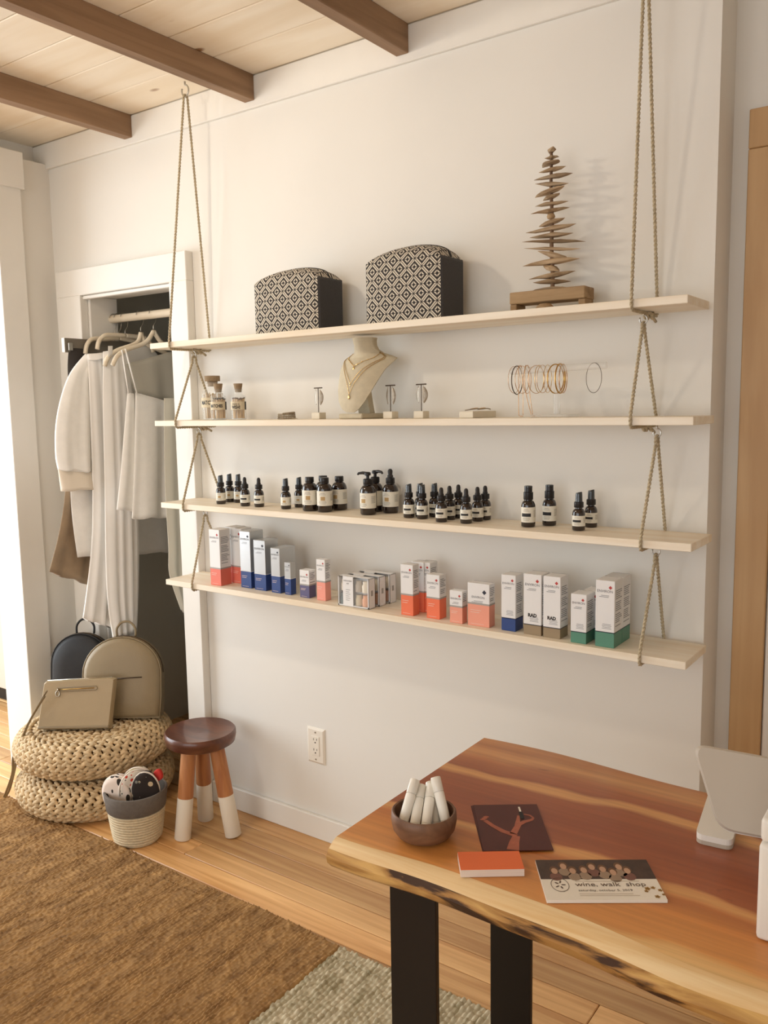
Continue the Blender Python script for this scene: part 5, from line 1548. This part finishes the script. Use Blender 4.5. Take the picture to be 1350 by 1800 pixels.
def roll(label, c, rot, w_, h_, th, m, trim=None, name='fabric_pouch'):
    t = thing(name, label, 'fabric', tuple(bk.location + Vector(c)), rot, 'rolled fabric pieces in the basket')
    rings = []
    for k, (kk, y) in enumerate(((0.75, -0.5), (0.96, -0.42), (1.0, -0.1), (1.0, 0.1), (0.96, 0.42), (0.75, 0.5))):
        ring = []
        for j in range(20):
            a = 2 * PI * j / 20
            rr_ = 1 + 0.05 * math.sin(3 * a + k)
            ring.append((w_ * kk * rr_ * math.cos(a), th * y * 2, h_ * kk * rr_ * math.sin(a)))
        rings.append(ring)
    MB().loft(rings).build('cloth', m, t, smooth=True)
    if trim:
        tp_ = [(w_ * 1.02 * math.cos(a), -th * 0.2, h_ * 1.02 * math.sin(a)) for a in np.linspace(-0.2, PI + 0.2, 20)]
        MB().tube(tp_, 0.003, 6).build('piping', trim, t, smooth=True)
    return t
M_pipe = mat('white_piping', (240, 228, 214), 0.8)
roll('leaf-print pale fabric roll at the front left of the basket', (-0.036, -0.045, 0.172), 0.45, 0.052, 0.062, 0.022, F1, M_pipe)
roll('sage and cream fabric roll at the back of the basket', (-0.02, 0.030, 0.190), 0.6, 0.050, 0.048, 0.016, F4, M_pipe)
roll('red floral striped fabric strip in the middle of the basket', (0.010, -0.004, 0.186), 1.2, 0.058, 0.062, 0.010, F3, M_pipe)
roll('dark floral fabric roll at the right of the basket', (0.046, 0.006, 0.180), 0.7, 0.046, 0.066, 0.020, F2, M_pipe)
roll('small folded red fabric corner at the back right of the basket', (0.066, 0.046, 0.226), 0.4, 0.016, 0.020, 0.008, mat('red_fabric', (206, 58, 50), 0.8), None)

# ================================================================== closet rod, hangers and clothes
M_rodw = wood('rod_wood', (232, 218, 194), (216, 198, 170), 0, 4, 40, 0.55, 0.0)
YR, ZR = 0.10, 1.823
rod = thing('closet_rod', 'pale wooden closet rod on metal brackets', 'rod', (-0.8, YR, ZR))
MB().tube([(-1.285, YR, ZR), (-0.305, YR, ZR)], 0.0155, 18).build('rod_bar', M_rodw, rod, smooth=True, world=True, angle=50)
for x in (-1.272, -0.325):
    b_ = MB(); b_.tube([(x, YR, ZR - 0.022), (x, YR + 0.0, ZR - 0.030), (x, YR, ZR - 0.034)], [0.02, 0.022, 0.012], 10)
    b_.tube([(x + 0.018 * math.copysign(1, -x - 0.8) * 0, YR + 0.023 * math.cos(a), ZR + 0.023 * math.sin(a)) for a in np.linspace(-PI, 0, 12)], 0.0045, 8)
    b_.tube([(x, YR - 0.023, ZR), (x, YR - 0.012, ZR + 0.07)], 0.0045, 8); b_.tube([(x, YR + 0.023, ZR), (x, YR, ZR + 0.075)], 0.0045, 8)
    b_.build('bracket', M_metal, rod, smooth=True, world=True)

M_hang = wood('hanger_wood', (240, 228, 206), (222, 206, 180), 1, 4, 40, 0.5, 0.05)
M_hgrey = mat('grey_wood', (120, 112, 100), 0.6, noise=0.08, nscale=30)
def hanger(label, X, arm_px, hookless=False):
    """hanger lying in the plane x=X; arm traced from its front tip to the neck"""
    pts = [P(px, py, 0, X) for px, py in arm_px]
    neck = Vector((X, YR, pts[-1].z))
    pts[-1] = neck
    t = thing('clothes_hanger', label, 'hanger', tuple(neck), 0, 'hangers on the closet rod')
    arm = smooth_path(pts, 5)
    MB().tube(arm, 0.0085, 10).build('arm', M_hang, t, smooth=True, world=True)
    back = [Vector((p.x, 2 * YR - p.y, p.z)) for p in arm]
    MB().tube(back[::-1], 0.0085, 10).build('arm', M_hang, t, smooth=True, world=True)
    hp = [(X, YR, neck.z + 0.004), (X, YR, neck.z + 0.02), (X, YR + 0.012, neck.z + 0.034)] + [(X, YR + 0.0195 * math.cos(a), ZR + 0.0195 * math.sin(a)) for a in np.linspace(-0.5, PI * 0.95, 10)]
    MB().tube(smooth_path(hp, 2), 0.0016, 6).build('hook', M_metal, t, smooth=True, world=True)
    return t
H1 = hanger('hanger of the white jacket, leftmost curved one', -1.062, [(150, 622), (153, 606), (163, 596), (185, 596), (210, 594)])
H2 = hanger('hanger with a curved arm above the long white skirt', -1.020, [(171, 614), (174, 600), (184, 590), (200, 589), (220, 590)])
H3 = hanger('hanger of the long white dress', -0.925, [(184, 643), (190, 628), (206, 616), (240, 603), (262, 586)])
H4 = hanger('hanger of the white camisole, nearest the casing', -0.850, [(198, 642), (206, 626), (222, 615), (256, 602), (282, 583)])
# clip hanger with a grey bar
XG = -1.088
g0, g1 = P(111, 594, 0, XG), P(111, 619, 0, XG)
gh = thing('clip_hanger', 'grey wooden clip hanger at the far left of the rod', 'hanger', (XG, YR, g0.z), 0, 'hangers on the closet rod')
MB().bbox(XG - 0.008, XG + 0.008, g0.y, 2 * YR - g0.y, g1.z, g0.z, 0.002).build('clamp_bar', M_hgrey, gh, world=True)
MB().box(XG - 0.0082, XG + 0.0082, g0.y - 0.002, g0.y, g1.z, g0.z).build('bar_end', M_white, gh, world=True)
hp = [(XG, YR, g0.z), (XG, YR, g0.z + 0.03)] + [(XG, YR + 0.0195 * math.cos(a), ZR + 0.0195 * math.sin(a)) for a in np.linspace(-0.6, PI * 0.95, 9)]
MB().tube(smooth_path(hp, 2), 0.0016, 6).build('hook', M_metal, gh, smooth=True, world=True)
cp = P(123, 609, 0, XG + 0.010)
MB().bbox(XG + 0.008, XG + 0.016, cp.y - 0.010, cp.y + 0.010, cp.z - 0.016, cp.z + 0.014, 0.002).build('clip', M_metal, gh, world=True)

M_clo = mat('white_linen', (252, 249, 243), 0.85, noise=0.03, nscale=30, bump=0.08, bscale=300, sheen=0.1)
M_clo2 = mat('white_silk', (253, 250, 245), 0.6, noise=0.02, nscale=20, sheen=0.1)
M_brown = mat('brown_suede', (152, 130, 104), 0.9, noise=0.12, nscale=20, sheen=0.2)
M_sheer = mat('sheer_fabric', (214, 208, 192), 0.8, alpha=0.75)
def drape(mb, X, left, right, th, nf, amp, seed, m=0, n=48, sub=5, closed_top=True):
    """tube of cloth in the plane x=X between a traced left and right edge (pixels, equal counts)"""
    rr = random.Random(seed)
    ph = [rr.uniform(0, 6.28) for _ in range(3)]
    L = smooth_path([P(*p, 0, X) for p in left], sub); R = smooth_path([P(*p, 0, X) for p in right], sub)
    rings = []
    N_ = len(L)
    for i in range(N_):
        s = i / (N_ - 1)
        a, b = L[i], R[i]
        ring = []
        A_m = amp * (0.15 + 0.85 * s)
        for k in range(n):
            an = 2 * PI * k / n
            q = 0.5 - 0.5 * math.cos(an)
            p = a.lerp(b, q)
            xo = th * (0.35 + 0.65 * s ** 0.5) * math.sin(an)
            sgn = 1 if math.sin(an) >= 0 else -1
            fold = A_m * (math.sin(q * nf * 2 * PI + ph[0] + 0.8 * s) + 0.5 * math.sin(q * nf * 3.3 * PI + ph[1])) * (math.sin(PI * q) ** 0.5 if 0 < q < 1 else 0)
            ring.append(Vector((X + xo + fold, p.y, p.z + 0.004 * math.sin(q * nf * 2 * PI + ph[2]) * s)))
        rings.append(ring)
    mb.loft(rings, True, True, m)
    return rings
def garment(name, label, X, parts, m, cat='clothes'):
    t = thing(name, label, cat, (X, YR, 1.2), 0, 'garments hanging in the closet')
    for pn, left, right, th, nf, amp, seed, dx, mm in parts:
        mb = MB(); drape(mb, X + dx, left, right, th, nf, amp, seed)
        mb.build(pn, mm or m, t, smooth=True, world=True)
    return t
garment('brown_skirt', 'brown flared skirt clipped at the far left of the closet', XG, [
    ('waist', [(121, 612), (119, 640), (120, 680)], [(150, 612), (152, 640), (154, 680)], 0.012, 1, 0.002, 1, 0.004, mat('dark_waist', (60, 54, 50), 0.9)),
    ('skirt', [(120, 680), (118, 780), (114, 870), (103, 940), (86, 1006)], [(154, 680), (158, 780), (164, 870), (164, 950), (158, 1028)], 0.014, 2, 0.005, 2, 0.004, None)], M_brown)
garment('white_jacket', 'white jacket with a wide turned-back cuff', -1.052, [
    ('body', [(152, 624), (134, 650), (126, 720), (122, 800), (126, 900), (136, 978)], [(262, 606), (285, 640), (292, 720), (295, 800), (299, 900), (299, 970)], 0.020, 3, 0.006, 5, 0.0, None),
    ('sleeve', [(150, 622), (124, 655), (107, 700), (98, 750), (98, 800), (103, 826)], [(165, 630), (158, 660), (162, 710), (164, 760), (164, 800), (164, 830)], 0.030, 2, 0.006, 6, 0.030, None),
    ('cuff', [(102, 824), (108, 862)], [(165, 826), (166, 860)], 0.034, 1, 0.003, 7, 0.030, mat('cuff_linen', (240, 228, 210), 0.85))], M_clo)
garment('white_skirt', 'long narrow white skirt hanging right of the jacket', -1.000, [
    ('skirt', [(154, 624), (158, 720), (162, 840), (162, 940), (155, 1020), (146, 1088)], [(186, 622), (200, 720), (208, 840), (206, 940), (204, 1020), (200, 1104)], 0.018, 3, 0.007, 9, 0.0, None),
    ('waistband', [(154, 622), (155, 632)], [(187, 620), (188, 632)], 0.020, 1, 0.001, 10, 0.0, None)], M_clo2)
garment('long_white_dress', 'longest white dress reaching down to the backpacks', -0.940, [
    ('dress', [(181, 618), (181, 720), (184, 850), (186, 980), (190, 1060), (200, 1124)], [(226, 612), (236, 720), (242, 850), (244, 960), (243, 1040), (240, 1108)], 0.020, 4, 0.008, 12, 0.0, None),
    ('tag', [(190, 608), (190, 626)], [(198, 608), (198, 626)], 0.002, 1, 0.0, 13, 0.022, M_white)], M_clo2)
garment('white_camisole', 'white camisole with thin straps in front of the other clothes', -0.850, [
    ('front', [(224, 690), (218, 760), (212, 830), (205, 894)], [(236, 692), (240, 760), (240, 830), (238, 900)], 0.012, 1, 0.003, 15, -0.012, None),
    ('body', [(238, 690), (237, 760), (235, 840), (232, 912)], [(330, 716), (332, 770), (334, 840), (336, 906)], 0.020, 3, 0.009, 16, 0.0, None),
    ('yoke', [(222, 640), (238, 690)], [(322, 612), (330, 716)], 0.004, 2, 0.005, 17, -0.024, M_sheer)], M_clo)
ca = [o for o in COL.objects if o.name.startswith('white_camisole')][0]
for a_, b_ in (((214, 615), (226, 692)), ((220, 613), (241, 692))):
    MB().tube([P(*a_, 0, -0.842), P(*b_, 0, -0.842)], 0.003, 6).build('strap', M_clo2, ca, smooth=True, world=True)
garment('pale_shawl', 'pale sheer shawl hanging behind the right-hand closet casing', -0.700, [
    ('cloth', [(288, 700), (290, 850), (296, 960), (298, 1010), (318, 1070)], [(340, 700), (345, 850), (345, 960), (345, 1030), (342, 1090)], 0.012, 2, 0.006, 20, 0.0, None)], mat('pale_shawl', (206, 200, 184), 0.85))

# ================================================================== what shows of the next room through the doorway
nb = MB(); nb.box(-4.2, XL - 0.156, 0.9, 1.0, 0, 2.5)
struct('wall_next_room', nb, M_wall)
cb = thing('pale_cabinet', 'pale cabinet on a black plinth in the next room, at the left picture edge', 'cabinet', (-2.45, 0.42, 0))
MB().bbox(-2.85, -2.06, 0.16, 0.62, 0.075, 0.62, 0.004).build('cabinet_body', mat('cabinet_paint', (214, 206, 192), 0.6), cb, world=True)
MB().box(-2.83, -2.09, 0.19, 0.60, 0.0, 0.074).build('plinth', M_blk, cb, world=True)
